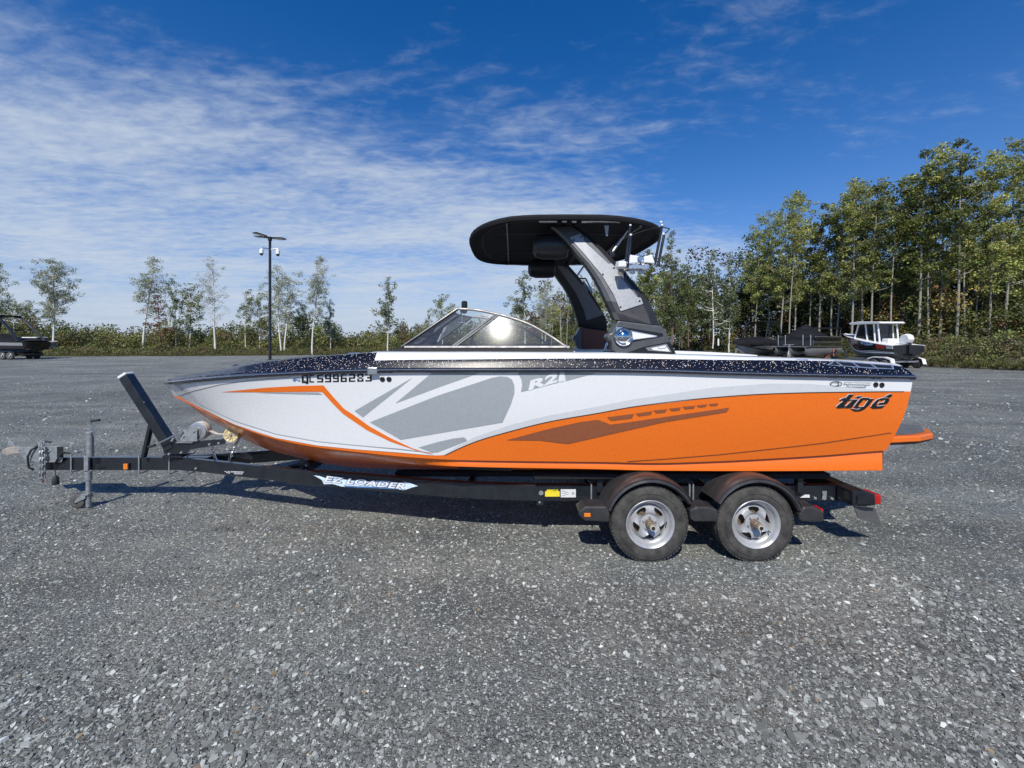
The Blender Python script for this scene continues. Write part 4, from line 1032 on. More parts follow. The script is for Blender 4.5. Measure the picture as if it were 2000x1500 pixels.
def rack_far():
    D = 5.72; rk = MB()
    c = [(1106, 543), (1144, 543), (1158, 566), (1157, 586), (1120, 584), (1107, 558)]
    for (a, b, Da, Db) in (((1106, 543), (1120, 583), D, D), ((1144, 544), (1158, 572), D, D), ((1106, 544), (1144, 544), D, D), ((1140, 548), (1141, 566), D, D), ((1141, 566), (1121, 572), D, D), ((1111, 556), (1122, 580), D - .15, D - .15), ((1140, 550), (1154, 570), D - .15, D - .15)):
        rk.tube([P(*a, Da), P(*b, Db)], .012, 7)
    ro = obj('board_rack', rk, m_alu, boat)
    mb = MB(); f = [(1120, 570), (1156, 569), (1157, 577), (1150, 581), (1122, 579)]; mb.prism([P(x, y, D - .08) for x, y in f], [P(x, y, D - .03) for x, y in f]); obj('rack_swivel_plate', mb, mat('blue_grey_metal', (.10, .14, .20), .3, metal=.6), ro, bevel=.005)
    mb = MB(); mb.box(P(1137, 585, D - .05), (.27, .12, .035)); obj('rack_arm', mb, m_alu, ro, bevel=.006)
    for x in (1134, 1146):
        mb = MB(); mb.lathe(P(x, 589, D), (0, 0, -1), [(0, .012), (.02, .024), (.035, .018), (.036, 0)], 10); obj('clamp_knob', mb, m_blkmetal, ro)
rack_far()
# grab hook beside the foot
mb = MB(); mb.tube([P(1180, 690, 4.3), P(1185, 672, 4.3), P(1188, 664, 4.3), P(1181, 668, 4.3)], .010, 7); mb.tube([P(1178, 688, 4.2), P(1196, 688, 4.2)], .014, 7); obj('grab_handle', mb, m_chrome, boat)

# swim platform
mb = MB(); Dp = YC
edge_n = [(1739, 849, 3.85), (1765, 848, 3.83), (1790, 845, 3.86), (1808, 842, 3.95), (1818, 840, 4.10)]
q = [P(1728, 852, 3.85)] + [P(x, y, d) for x, y, d in edge_n]
zt = 1.005; out = [Vector((p.x, p.y, zt)) for p in [Vector((3.15, 3.78, 0)), Vector((3.52, 3.78, 0)), Vector((3.82, 3.83, 0)), Vector((4.04, 3.93, 0)), Vector((4.17, 4.09, 0)), Vector((4.21, 4.4, 0)), Vector((4.22, YC, 0))]]
ring = out + [mir(p) for p in out[:-1][::-1]]
mb.prism(ring, [p - Vector((0, 0, .058)) for p in ring]); pf = obj('swim_platform', mb, m_orange, boat, bevel=.012)
mb = MB(); inn = [Vector((p.x - .04 if p.x > 3.3 else p.x, YC + (p.y - YC) * .95, zt + .003)) for p in ring]; mb.prism([p + Vector((0, 0, .006)) for p in inn], inn); obj('traction_pad', mb, m_grip, pf)
mb = MB(); mb.prism([p - Vector((0, 0, .060)) for p in ring], [Vector((p.x - .05, p.y, p.z - .078)) for p in ring]); obj('platform_skirt', mb, m_black, pf)
for sgn in (-1, 1):
    mb = MB(); mb.prism([Vector((3.25, YC + sgn * .98, .93)), Vector((3.62, YC + sgn * .98, .93)), Vector((3.28, YC + sgn * .98, .80))], [Vector((3.25, YC + sgn * .90, .93)), Vector((3.62, YC + sgn * .90, .93)), Vector((3.28, YC + sgn * .90, .80))]); obj('platform_bracket', mb, m_alu, boat, bevel=.004)
    mb = MB(); mb.prism([Vector((3.22, YC + sgn * .95, .84)), Vector((3.55, YC + sgn * .8, .87)), Vector((3.25, YC + sgn * .8, .70))], [Vector((3.22, YC + sgn * .94, .82)), Vector((3.55, YC + sgn * .79, .85)), Vector((3.25, YC + sgn * .79, .68))]); obj('trim_tab', mb, m_galv, boat)
# running gear under the hull
mb = MB(); mb.box((2.2, YC, .60), (.9, .04, .30)); obj('tracking_fin', mb, m_dkpoly, boat, bevel=.01)
mb = MB(); mb.tube([(1.6, YC, .50), (2.75, YC, .36)], .018, 8); mb.box((2.9, YC, .42), (.16, .03, .34)); obj('rudder', mb, m_steel, boat)
mb = MB(); mb.prism([P(895, 907, 3.66), P(1000, 913, 3.66), P(1000, 920, 3.68), P(895, 917, 3.68)], [P(895, 907, 3.70), P(1000, 913, 3.70), P(1000, 920, 3.72), P(895, 917, 3.72)]); obj('hull_insert', mb, m_dkpoly, boat)

# ------------------------------------------------------------------ the trailer
trl = thing('boat_trailer', 'black tandem axle boat trailer carrying the orange and white wakeboard boat', 'trailer', (0, YC, 0))
ZT, HB = .548, .145
y0t = YC - .045
def box_path(path, w, h, ztop):
    """a box beam swept along a plan path (x, y); near face follows the path"""
    mb = MB(); rows = []
    for i, (x, y) in enumerate(path):
        a = Vector((*path[max(i - 1, 0)], 0)); b = Vector((*path[min(i + 1, len(path) - 1)], 0)); d = (b - a).normalized(); n = Vector((-d.y, d.x, 0))
        zt, hh = (ztop, h)
        p = Vector((x, y, 0)); c = .006
        rows.append([p + Vector((0, 0, zt - hh + c)), p + Vector((0, 0, zt - c)), p + n * c + Vector((0, 0, zt)), p + n * (w - c) + Vector((0, 0, zt)), p + n * w + Vector((0, 0, zt - c)), p + n * w + Vector((0, 0, zt - hh + c)), p + n * (w - c) + Vector((0, 0, zt - hh)), p + n * c + Vector((0, 0, zt - hh)), p + Vector((0, 0, zt - hh + c))])
    mb.grid(rows, False)
    mb.add(rows[0][:8], [tuple(range(8))]); mb.add(rows[-1][:8], [tuple(range(8))])
    return mb
X = lambda px, D: (px - CX) * D / F
railp = [(X(562, 4.27) - .0, 4.27), (-1.75, 4.17), (-1.3, 4.07), (-.95, 3.985), (-.65, 3.92), (-.3, 3.865), (.1, 3.832), (.6, 3.82), (3.05, 3.82)]
vpart = [(-3.97, y0t), (-3.55, 4.62), (X(562, 4.27), 4.272)]
mb = box_path([(-5.40, y0t), (-3.50, y0t)], .09, HB, ZT); tongue = obj('tongue', mb, m_frame, trl)
mbr = box_path(railp, .055, .152, ZT); rail_n = obj('side_rail', mbr, m_frame, trl)
BV_RAIL = BVHTree.FromPolygons([Vector(p) for p in mbr.v], mbr.f)
def mirmb(mb):
    q = MB(); q.v = [tuple(mir(Vector(p))) for p in mb.v]; q.f = [f[::-1] for f in mb.f]; q.m = mb.m[:]; q.sm = mb.sm[:]; return q
obj('side_rail', mirmb(mbr), m_frame, trl)
mbv = box_path(vpart, .055, .138, ZT + .003); rail_v = obj('front_rail', mbv, m_frame, trl)
BV_V = BVHTree.FromPolygons([Vector(p) for p in mbv.v], mbv.f)
obj('front_rail', mirmb(mbv), m_frame, trl)
for x, yl in ((-2.3, 4.30), (-.4, 3.90), (.75, 3.86), (2.6, 3.86)):
    mb = MB(); mb.box((x, YC, .46), (.06, 2 * (YC - yl), .09)); obj('crossmember', mb, m_frame, trl, bevel=.005)
for sgn in (-1, 1):
    mb = MB(); mb.beam((-1.2, YC + sgn * .5, .52), (2.9, YC + sgn * .62, .565), .10, .05); obj('bunk', mb, m_bunk, trl, bevel=.01)
    mb = MB(); mb.beam((0.2, YC + sgn * .98, .655), (2.9, YC + sgn * .98, .66), .09, .05); obj('bunk', mb, m_bunk, trl, bevel=.01)
    for x in (.75, 2.6):
        mb = MB(); mb.box((x + .06, YC + sgn * .95, .57), (.05, .05, .15)); obj('bunk_bracket', mb, m_frame, trl)
# lettering on the rail
spl = [(613, 928), (625, 929.5), (636, 933.5), (640, 929), (650, 933), (663, 935), (690, 938.5), (720, 940), (745, 938), (765, 940), (778, 943), (792, 940.5), (803, 944), (817, 949), (806, 951.5), (790, 957), (770, 954.5), (730, 952.5), (690, 950.5), (668, 950), (650, 945), (633, 945.5), (629, 937)]
decal('brand_splash_sticker', [spl], m_ice, BV_RAIL, rail_n, .0025, 15)
decal('brand_splash_sticker', [[(672, 947.5), (700, 949.5), (735, 950.2), (768, 952.3), (782, 955.8), (740, 953.6), (700, 952), (676, 950.5)]], m_icedk, BV_RAIL, rail_n, .004, 15)
for bold_, m, o_ in ((.075, m_icedk, .009), (.03, m_white2, .0115)):
    text_decal('brand_lettering', 'EZ LOADER', 716, 942, 158 + 40 * (bold_ - .03), 12.0 + 22 * (bold_ - .03), m, .55, .095, bold_, BV_RAIL, rail_n, o_, 1.05)
decal('warning_sticker', [[(1064.5, 959), (1093, 959), (1093, 969.5), (1064.5, 969.5)], [(1068, 956), (1090, 956), (1090, 959), (1068, 959)]], m_yellow, BV_RAIL, rail_n, .003, 15)
decal('load_plate_sticker', [[(1095, 955.2), (1124.5, 955.2), (1124.5, 971), (1095, 971)]], m_paper, BV_RAIL, rail_n, .003, 15)
for y_ in (958, 962, 967): decal('printed_line', [[(1097, y_), (1104, y_), (1104, y_ + 1), (1097, y_ + 1)]], m_hullgrey, BV_RAIL, rail_n, .005, 15)
decal('printed_mark', strokeq(oval(1107, 963, 3, 2.5, 10), .9), m_hullgrey, BV_RAIL, rail_n, .005, 15); decal('printed_mark', [oval(1119, 963, 2.4, 2.4, 10)], m_hullgrey, BV_RAIL, rail_n, .005, 15)
text_decal('dealer_lettering', 'DRUMMONDVILLE', 464, 921.6, 25, 2.6, m_white2, .1, .03, .03, BV_V, rail_v, .004)
decal('dealer_emblem', strokeq([(440, 920), (443, 921), (444, 923.5)], 1) + strokeq(oval(448, 922, 2.2, 1.9, 8), 1), m_white2, BV_V, rail_v, .004, 15)
text_decal('dealer_lettering', 'MARINE', 466, 925, 16, 2, m_white2, .1, .03, .03, BV_V, rail_v, .004)
def bolt(px, py, D, r=.012, m=m_galv, par=None):
    mb = MB(); p = P(px, py, D); mb.lathe(p, (0, -1, 0), [(-.004, r * 1.2), (.002, r * 1.2), (.002, r * .85), (.009, r * .85), (.009, 0)], 6, smooth=False); return obj('bolt', mb, m, par or trl)
bolt(1057, 963, 3.818, .02)
bolt(382.5, 915, 4.60)
for px in (139, 165.5, 271.5, 330.5, 366):
    mb = MB(); D = y0t - .012; yt, yb = (887 if px < 200 else 889), 923 + (px - 139) * .018
    ax = P(px, yt, D); bx_ = P(px, yb, D); mb.tube([ax + Vector((0, .11, 0)), ax, bx_, bx_ + Vector((0, .11, 0))], .0085, 7); obj('u_bolt', mb, m_galv, trl)
for px, D in ((1155, 3.80), (1347, 3.80), (1354, 3.80)):
    mb = MB(); a_ = Vector((X(px, D), D, ZT + .018)); mb.tube([a_ + Vector((-.012, .09, 0)), a_ + Vector((-.004, .02, .008)), a_, a_ - Vector((0, 0, .19))], .0075, 7); obj('u_bolt', mb, m_galv, trl)
# marker light
mb = MB(); p = P(248, 910.5, y0t - .008); mb.box(p, (.062, .024, .078)); ml = obj('marker_light', mb, m_blkmetal, trl, bevel=.005); mb = MB(); mb.box(p - Vector((0, .014, 0)), (.05, .016, .066)); obj('amber_lens', mb, m_amber, ml, bevel=.005)
# coupler
mb = MB(); D = y0t
f = [(36, 873), (124, 871), (124, 893), (120, 903), (55, 904), (40, 890)]
mb.prism([P(x, y, D - .03) for x, y in f], [P(x, y, D + .12) for x, y in f]); cp = obj('coupler', mb, m_galv, trl, bevel=.006)
mb = MB(); f = [(2, 884), (8, 876), (22, 872), (40, 872), (44, 886), (24, 888), (14, 892)]; mb.prism([P(x, y, D - .01) for x, y in f], [P(x, y, D + .10) for x, y in f]); obj('coupler_socket', mb, mat('worn_socket', (.30, .27, .24), .6, var=.3, vscale=20), cp, bevel=.012)
mb = MB(); mb.prism([P(x, y, D + .02) for x, y in [(12, 853), (16, 856), (30, 871), (14, 873), (16, 864)]], [P(x, y, D + .06) for x, y in [(12, 853), (16, 856), (30, 871), (14, 873), (16, 864)]]); obj('coupler_latch', mb, m_galv, cp, bevel=.004)
mb = MB(); f = [(111, 873), (124, 871.5), (124, 893), (111, 893)]; mb.prism([P(x, y, D - .034) for x, y in f], [P(x, y, D - .028) for x, y in f]); obj('coupler_end', mb, m_blkmetal, cp)
for x, y in ((37, 879), (97, 881), (95, 896), (64, 900), (61, 897)): bolt(x, y, D - .031, .010, m_galv, cp)
# chains
def chain(pts, name='safety_chain', par=None, r=.0065, L=.045, m=m_galv):
    P_ = [Vector(p) for p in pts]; seg = []
    tot = 0; cum = [0]
    for a, b in zip(P_, P_[1:]): tot += (b - a).length; cum.append(tot)
    n = int(tot / (L * .72)); ch = None; i = 0
    root = MB(); mbs = []
    for k in range(n):
        t = (k + .5) / n * tot
        while i < len(cum) - 2 and cum[i + 1] < t: i += 1
        a, b = P_[i], P_[i + 1]; c = a.lerp(b, (t - cum[i]) / max(1e-6, (cum[i + 1] - cum[i]))); d = (b - a).normalized()
        s_ = d.cross(Vector((0, 1, 0))); s_ = s_.normalized() if s_.length > .01 else Vector((1, 0, 0)); u_ = s_ if k % 2 else s_.cross(d).normalized()
        w = L * .30
        loop = [c + d * (L / 2 - w) * sx + (d * math.cos(t_) + u_ * math.sin(t_)) * w for sx, t0, t1 in ((1, -math.pi / 2, math.pi / 2), (-1, math.pi / 2, 3 * math.pi / 2)) for t_ in np.linspace(t0, t1, 4)]
        root.tube(loop + [loop[0]], r, 5, cap=False)
    o = obj(name, root, m, par or trl, merge=False); o['kind'] = 'stuff'; return o
D = y0t - .055
for k, dx in enumerate((0, 5)):
    chain([P(78 + dx, 868, D + .1), P(79 + dx, 865, D + .02), P(80 + dx, 876, D - .01 * k), P(81 + dx, 900, D - .01 * k), P(80 + dx, 925 + 8 * k, D), P(79 + dx - 7 * k, 935, D)], r=.0075, L=.052)
mb = MB(); mb.tube([P(85, 925, D), P(84, 936, D), P(83, 943, D)], .008, 6); obj('chain_hook', mb, mat('rusty_iron', (.16, .06, .035), .8, var=.4), trl)
mb = MB(); mb.tube([P(100, 864, D + .05), P(88, 862, D + .04), P(72, 872, D + .02), P(60, 880, D), P(54, 892, D), P(56, 912, D), P(66, 918, D + .03)], .010, 7); mb.tube([P(137, 886, D + .06), P(126, 884, D + .04), P(118, 888, D), P(112, 898, D + .01), P(107, 906, D + .03)], .010, 7); obj('wiring_harness', mb, m_rubber, trl)
mb = MB(); mb.tube([P(108, 918, D + .02), P(108.5, 930, D)], .006, 6); mb.lathe(P(108.5, 929, D), (0, 0, -1), [(0, .012), (.02, .026), (.075, .032), (.10, .030), (.10, 0)], 12); obj('wiring_plug', mb, m_rubber, trl)
# tongue jack with caster
D = y0t - .075
jk = MB(); jk.lathe(P(176, 845, D), (0, 0, -1), [(-.012, 0), (-.012, .037), (.006, .039), (.012, .033), (.27, .033), (.27, 0)], 16); jack = obj('tongue_jack', jk, m_galv, trl)
mb = MB(); mb.lathe(P(173, 920, D), (0, 0, -1), [(0, .032), (.10, .032), (.10, .024), (.40, .024), (.40, 0)], 14); obj('jack_leg', mb, m_galv, jack)
mb = MB(); mb.box(P(170, 905, D + .045), (.05, .03, .17)); obj('jack_bracket', mb, m_galv, jack, bevel=.006)
mb = MB(); mb.tube([P(183, 851, D - .03), P(181, 832, D - .03), P(177, 823, D - .03), P(180, 822, D - .03)], .006, 6); obj('jack_crank', mb, m_steel, jack)
mb = MB(); mb.tube([P(179, 822, D - .03), P(194, 820.5, D - .03)], .014, 8); obj('crank_grip', mb, m_rubber, jack)
cz = .085; cx = X(154, D); 
mb = MB(); c = Vector((cx, D - .03, cz)); mb.lathe(c, (0, 1, 0), [(0, .03), (0, .066), (.008, .080), (.052, .080), (.06, .066), (.06, .03)], 24); cw = obj('caster_wheel', mb, mat('grey_caster_rubber', (.09, .085, .08), .7, var=.3), jack)
mb = MB()
for k in range(5):
    a = k * 2 * math.pi / 5; mb.beam(c + Vector((0, .02, 0)), c + Vector((math.cos(a) * .066, .02, math.sin(a) * .066)), .018, .012)
mb.lathe(c, (0, 1, 0), [(-.004, .0), (-.004, .018), (.06, .018)], 10); obj('caster_spokes', mb, m_galv, cw)
mb = MB()
for dy in (-.040, .040):
    f = [Vector((X(174, D), D + dy, .17)), Vector((X(168, D), D + dy, .17)), Vector((cx - .012, D + dy, cz + .012)), Vector((cx, D + dy, cz - .014)), Vector((X(173, D), D + dy, .12))]
    mb.prism(f, [p + Vector((0, .008, 0)) for p in f])
mb.box((X(172, D), D, .165), (.08, .09, .012)); obj('caster_fork', mb, m_galv, jack)
# winch stand, guide post
D = y0t - .02
mb = MB(); a_ = P(247, 735, D - .02); b_ = P(337, 876, D - .02); mb.beam(a_, b_, .10, .105, up=(0, 1, 0)); gpst = obj('bow_stop_post', mb, m_frame, trl, bevel=.008)
mb = MB(); dd = (a_ - b_).normalized(); mb.beam(a_ + dd * .001, a_ + dd * .03, .102, .107, up=(0, 1, 0)); obj('post_cap', mb, m_white2, gpst, bevel=.006)
mb = MB(); mb.beam(P(295, 830, D - .02), P(281, 893, D - .02), .05, .035); obj('post_brace', mb, m_frame, trl, bevel=.004)
mb = MB(); f = [(317, 868), (330, 864), (384, 862), (389, 861), (444, 857), (446, 866), (408, 872), (372, 878), (364, 887), (320, 887)]
for dd_ in (-.06, .06): mb.prism([P(x, y, D + dd_) for x, y in f], [P(x, y, D + dd_ + .008) for x, y in f])
mb.box(P(345, 889, D + .01), (.22, .13, .02)); ws = obj('winch_stand', mb, m_frame, trl, merge=False)
f = [(330, 852), (352, 838), (372, 838), (372, 863), (345, 866), (322, 870)]
for x, y in ((319, 867), (330, 887), (336, 861), (354, 884), (409, 868), (427, 866), (338, 857), (358, 856)): bolt(x, y, D - .062, .012, m_galv, ws)
mb = MB(); f = [(352, 839), (385, 837.5), (385, 862), (352, 863)]; mb.prism([P(x, y, D - .085) for x, y in f], [P(x, y, D - .079) for x, y in f]); mb.prism([P(x, y, D + .04) for x, y in f], [P(x, y, D + .046) for x, y in f]); mb.box(P(368, 862, D - .02), (.19, .13, .006)); wi = obj('winch', mb, m_galv, trl, merge=False)
mb = MB(); c = P(384, 843, D - .06); mb.lathe(c, (0, 1, 0), [(-.004, 0), (-.004, .05), (.004, .055), (.002, .088), (.006, .100), (.012, .100), (.014, .05), (.09, .05), (.092, .10), (.098, .10), (.098, 0)], 28); obj('winch_drum', mb, m_alu, wi)
mb = MB(); mb.lathe(c, (0, 1, 0), [(.02, .05), (.022, .104), (.078, .104), (.08, .05)], 24)
st_ = [P(391, 826, D), P(399, 831, D), P(410, 841, D), P(424, 847, D), P(438, 848, D)]
mb.grid([[p + Vector((0, -.025, 0)), p + Vector((0, .025, 0))] for p in st_], True); obj('winch_strap', mb, m_strap, wi)
mb = MB(); mb.tube([P(356, 842, D - .10), P(348, 846, D - .12), P(306, 868, D - .12)], .010, 7); wh = obj('winch_handle', mb, m_steel, wi); mb = MB(); mb.tube([P(303, 869, D - .12), P(290, 873, D - .13)], .015, 8); obj('handle_grip', mb, m_rubber, wh)
for x, y in ((378, 843), (358, 852), (353, 840)): bolt(x, y, D - .088, .014, m_galv, wi)
c = P(450, 850, D - .26); mb = MB(); mb.lathe(c, (0, 1, 0), [(.012, 0), (.006, .022), (.012, .05), (0, .070), (.004, .080), (.02, .081), (.10, .055), (.26, .04), (.42, .055), (.50, .081), (.516, .081), (.52, 0)], 28); ro = obj('bow_roller', mb, m_cream, trl)
mb = MB()
for k in range(10):
    a = k * math.pi / 5; mb.beam(c + Vector((math.cos(a) * .02, .008, math.sin(a) * .02)), c + Vector((math.cos(a) * .07, .003, math.sin(a) * .07)), .012, .006)
obj('roller_ribs', mb, m_cream, ro, merge=False); bolt(450.5, 850, D - .26, .014, m_galv, ro)
mb = MB()
for dd_ in (-.10, .10):
    f = [(440, 866), (446, 845), (458, 845), (464, 860), (455, 866)]; mb.prism([P(x, y, D + dd_ + .02) for x, y in f], [P(x, y, D + dd_ + .026) for x, y in f])
obj('roller_bracket', mb, m_galv, ro, merge=False)
D2 = y0t - .07
ch = [(414, 873), (417, 886), (422, 898), (429, 904), (438, 905), (446, 900), (453, 888), (458, 874), (462, 864)]
chain([P(x, y, D2) for x, y in ch], 'bow_safety_chain', None, .0055, .038, m_chrome)
mb = MB(); mb.tube([P(462, 866, D2), P(470, 852, D2 + .1), P(473, 850, YC)], .008, 6); obj('bow_eye_strap', mb, m_strap, trl)
mb = MB(); c = P(597, 910, 4.35); mb.lathe(c, (0, 1, 0), [(0, .02), (.004, .045), (.07, .045), (.074, .02)], 16); kr = obj('keel_roller', mb, m_rubber, trl); bolt(598, 909, 4.345, .012, m_galv, kr)
mb = MB(); f = [(548, 913), (578, 905), (590, 896), (597, 900), (586, 914), (560, 917)]; mb.prism([P(x, y, 4.37) for x, y in f], [P(x, y, 4.43) for x, y in f]); obj('roller_arm', mb, m_frame, kr, bevel=.004)
mb = MB(); mb.lathe(P(586, 911, 4.40), (0, 1, 0), [(0, 0), (0, .035), (.01, .04), (.06, .04), (.06, 0)], 14); obj('roller_sleeve', mb, m_galv, kr)
# rear end
mb = MB(); mb.box((3.115, YC, .478), (.13, 2 * (YC - 3.80), .13)); obj('rear_crossmember', mb, m_frame, trl, bevel=.008)
for w in (wn, mir):
    mb = MB(); f = [(3.01, .43), (3.01, .562), (3.12, .566), (3.21, .535), (3.215, .44), (3.12, .425)]
    mb.prism([w((x, 3.62, z)) for x, z in f], [w((x, 3.80, z)) for x, z in f]); lb = obj('light_bracket', mb, m_blkmetal, trl, bevel=.006)
    mb = MB(); mb.box(w((3.235, 3.70, .487)), (.065, .155, .085)); obj('tail_light', mb, m_red, lb, bevel=.01)
    mb = MB(); mb.box(w((3.10, 3.615, .49)), (.11, .012, .075)); obj('side_lamp_housing', mb, m_blkmetal, lb, bevel=.004)
mb = MB(); f = [P(1668, 989, 3.64), P(1709, 992, 3.74), P(1723, 1028, 3.78), P(1677, 1011, 3.66)]; mb.prism(f, [p + Vector((-.004, .006, 0)) for p in f]); obj('licence_plate', mb, mat('plate_back', (.10, .10, .10), .5), trl)
D = 3.816
for q, m in (([(1562, 972), (1572, 966), (1581, 966), (1582, 972)], m_paper), ([(1606, 959), (1615, 959), (1614, 976), (1605, 976), (1607, 968)], m_galv), ([(1653, 963), (1666, 963), (1666, 978), (1652, 978)], m_galv)):
    mb = MB(); mb.prism([P(x, y, D - .006) for x, y in q], [P(x, y, D) for x, y in q]); obj('rail_bracket' if m is m_galv else 'reflective_sticker', mb, m, trl)
for x, y in ((1592, 973), (1625, 974), (1609, 974), (1658, 968)): bolt(x, y, D - .006, .012)
# fenders
W1, W2, WZ, WR = 1.18, 2.083, .326, .3315
def fender(w):
    prof = []                                      # outer profile x, z and matching opening profile
    def arc(cx_, a0, a1, n): return [(cx_ - .412 * math.cos(a), WZ + .006 + .405 * math.sin(a), cx_ - .362 * math.cos(a), WZ + .362 * math.sin(a)) for a in np.linspace(a0, a1, n)]
    pr = arc(W1, R(20), R(150), 20) + arc(W2, R(30), R(160), 20)
    mb = MB(); rows = []
    for x, z, xi, zi in pr:
        dx, dz = (x - xi), (z - zi)
        rows.append([w(q) for q in ((x + dx * .0, 3.75, z - .012), (x + dx * .1, 3.60, z + .0), (x + dx * .02, 3.52, z + .004), (x, 3.485, z), (xi + dx * .78, 3.464, zi + dz * .78), (xi + dx * .7, 3.472, zi + dz * .7), (xi + dx * .55, 3.458, zi + dz * .55), (xi + dx * .25, 3.452, zi + dz * .25), (xi + dx * .15, 3.46, zi + dz * .15), (xi, 3.47, zi), (xi, 3.75, zi))])
    mb.grid(rows[:20], True); mb.grid(rows[20:], True)
    fn = obj('fender', mb, m_plastic, trl)
    for f in ([(.56, .485), (.62, .53), (.80, .53), (.83, .46), (.82, .395), (.62, .405), (.565, .455)], [(1.50, .50), (1.56, .525), (1.66, .525), (1.73, .505), (1.745, .42), (1.73, .40), (1.54, .40), (1.51, .42)], [(2.425, .46), (2.46, .525), (2.55, .525), (2.63, .49), (2.635, .43), (2.62, .395), (2.45, .40), (2.43, .42)]):
        k = .985 if f[0][0] < 1 else 1
        cxm = sum(a for a, b in f) / len(f)
        mb = MB(); mb.prism([w((x, 3.455, z - .035)) for x, z in f], [w((x, 3.63, z - .035)) for x, z in f]); st = obj('fender_step', mb, m_plastic, fn, bevel=.014)
    mb = MB(); mb.box(w((.635, 3.452, .425)), (.055, .012, .032)); obj('amber_reflector', mb, m_amber, fn, bevel=.004)
    mb = MB(); mb.box(w((2.632, 3.52, .44)), (.02, .09, .05)); obj('red_reflector', mb, m_red, fn, bevel=.004)
for w in (wn, mir): fender(w)
# wheels
def wheel(rot):
    y0 = 0.0                                       # outer sidewall plane; the wheel's own space, axis along +y
    tw = .205
    t = MB()
    prof = [(.030, .198), (.010, .205), (.000, .225), (-.002, .25), (.002, .285), (.010, .308), (.022, .322), (.040, .3295), (.07, .3315)]
    prof = prof + [(tw - a, r) for a, r in prof[::-1]]
    t.lathe((0, 0, 0), (0, 1, 0), prof, 72)
    for y in (.030,):
        t.lathe((0, 0, 0), (0, 1, 0), [(-.0045, .262), (-.006, .266), (-.0045, .270)], 72)
    root = bpy.data.objects.new('wheel', None); COL.objects.link(root); root.parent = trl
    ty = obj('tyre', t, m_tyre, None); ty.parent = root
    # tread blocks round the shoulder
    tb = MB(); n = 64
    for k in range(n):
        a = 2 * math.pi * k / n; jit = (k % 3 - 1) * .004
        ca_, sa = math.cos(a), math.sin(a); rot_ = Matrix(((ca_, 0, -sa), (0, 1, 0), (sa, 0, ca_)))
        for yy, ww, off in ((.030, .030, 0), (.075, .034, .5), (.13, .034, .0), (.178, .030, .5)):
            a2 = a + off * 2 * math.pi / n + jit; r2 = Matrix(((math.cos(a2), 0, -math.sin(a2)), (0, 1, 0), (math.sin(a2), 0, math.cos(a2))))
            rr = .3335 if .05 < yy < .15 else .3275
            tb.box((math.cos(a2) * (rr - .004), yy, math.sin(a2) * (rr - .004)), (.010, ww, .022), r2)
    o = obj('tread', tb, m_tyre, None, merge=False); o['kind'] = 'stuff'; o.parent = ty; o.location -= Vector(ty.location)
    rm = MB()
    rm.lathe((0, 0, 0), (0, 1, 0), [(.016, .192), (.004, .200), (.002, .204), (.006, .208), (.014, .205), (.010, .197), (.014, .192), (.022, .186), (.040, .180), (.046, .176), (.052, .168), (.060, .162), (.075, .158), (.082, .154)], 60)
    rm.lathe((0, 0, 0), (0, 1, 0), [(.082, .154), (.17, .150)], 48)
    # pressed disc with five windows
    def yd(r): return float(np.interp(r, [0, .035, .060, .070, .095, .13, .155], [.040, .040, .040, .044, .030, .038, .080]))
    radii = [.155, .147, .138, .125, .112, .100, .090, .080, .072, .066, .055, .036]
    half = {.138: .02, .125: .46, .112: .37, .100: .26, .090: .14}
    def ha(r): return {.138: .34, .125: .35, .112: .27, .100: .17, .090: .07}.get(r, float(np.interp(r, [.036, .09, .138, .155], [.07, .07, .34, .36])))
    for s_ in range(5):
        c0 = rot + s_ * 2 * math.pi / 5; grid_ = []
        for r in radii:
            h_ = ha(r); fr = [0, .5, 1]; an = [-math.pi / 5, -(math.pi / 5 + h_) / 2, -h_, -h_ / 2, 0, h_ / 2, h_, (math.pi / 5 + h_) / 2, math.pi / 5]
            bul = [0.012 * (1 if .085 < r < .14 else 0)] + [0] * 7
            grid_.append([Vector((math.cos(c0 + a) * r, yd(r) - (.010 if (abs(abs(a) - h_) < 1e-6 and .085 < r < .14) else 0), math.sin(c0 + a) * r)) for a in an])
        for i in range(len(radii) - 1):
            for j in range(8):
                if radii[i] in (.138, .125, .112, .100) and 2 <= j <= 5: continue
                rm.add([grid_[i][j], grid_[i][j + 1], grid_[i + 1][j + 1], grid_[i + 1][j]], [(0, 1, 2, 3)], True)
    ri = obj('rim', rm, m_rim, None); ri.parent = root
    bk2 = MB(); bk2.lathe((0, 0, 0), (0, 1, 0), [(.10, .0), (.10, .155)], 30); b_ = obj('brake_drum', bk2, m_grease, None); b_.parent = root
    hb = MB(); hb.lathe((0, 0, 0), (0, 1, 0), [(-.060, 0), (-.060, .012), (-.062, .026), (-.055, .030), (-.020, .030), (-.018, .033), (.02, .036), (.045, .037)], 22); h_ = obj('hub', hb, m_grease, None); h_.parent = root
    hp = MB(); hp.lathe((0, 0, 0), (0, 1, 0), [(-.066, 0), (-.066, .016), (-.064, .024), (-.050, .031), (-.050, .029)], 20); q = obj('hub_cap', hp, mat('cream_grease_cap', (.50, .47, .38), .4), None); q.parent = h_; q.location -= Vector(h_.location)
    hp = MB(); hp.lathe((0, 0, 0), (0, 1, 0), [(-.0675, 0), (-.0675, .016), (-.065, .017)], 16); q = obj('hub_plug', hp, m_rubber, None); q.parent = h_; q.location -= Vector(h_.location)
    for k in range(5):
        a = rot + math.pi / 5 + k * 2 * math.pi / 5; nb = MB(); nb.lathe((math.cos(a) * .056, 0, math.sin(a) * .056), (0, 1, 0), [(.022, 0), (.022, .005), (.025, .0075), (.042, .0075)], 6, smooth=False); q = obj('lug_nut', nb, m_galv, None); q.parent = root
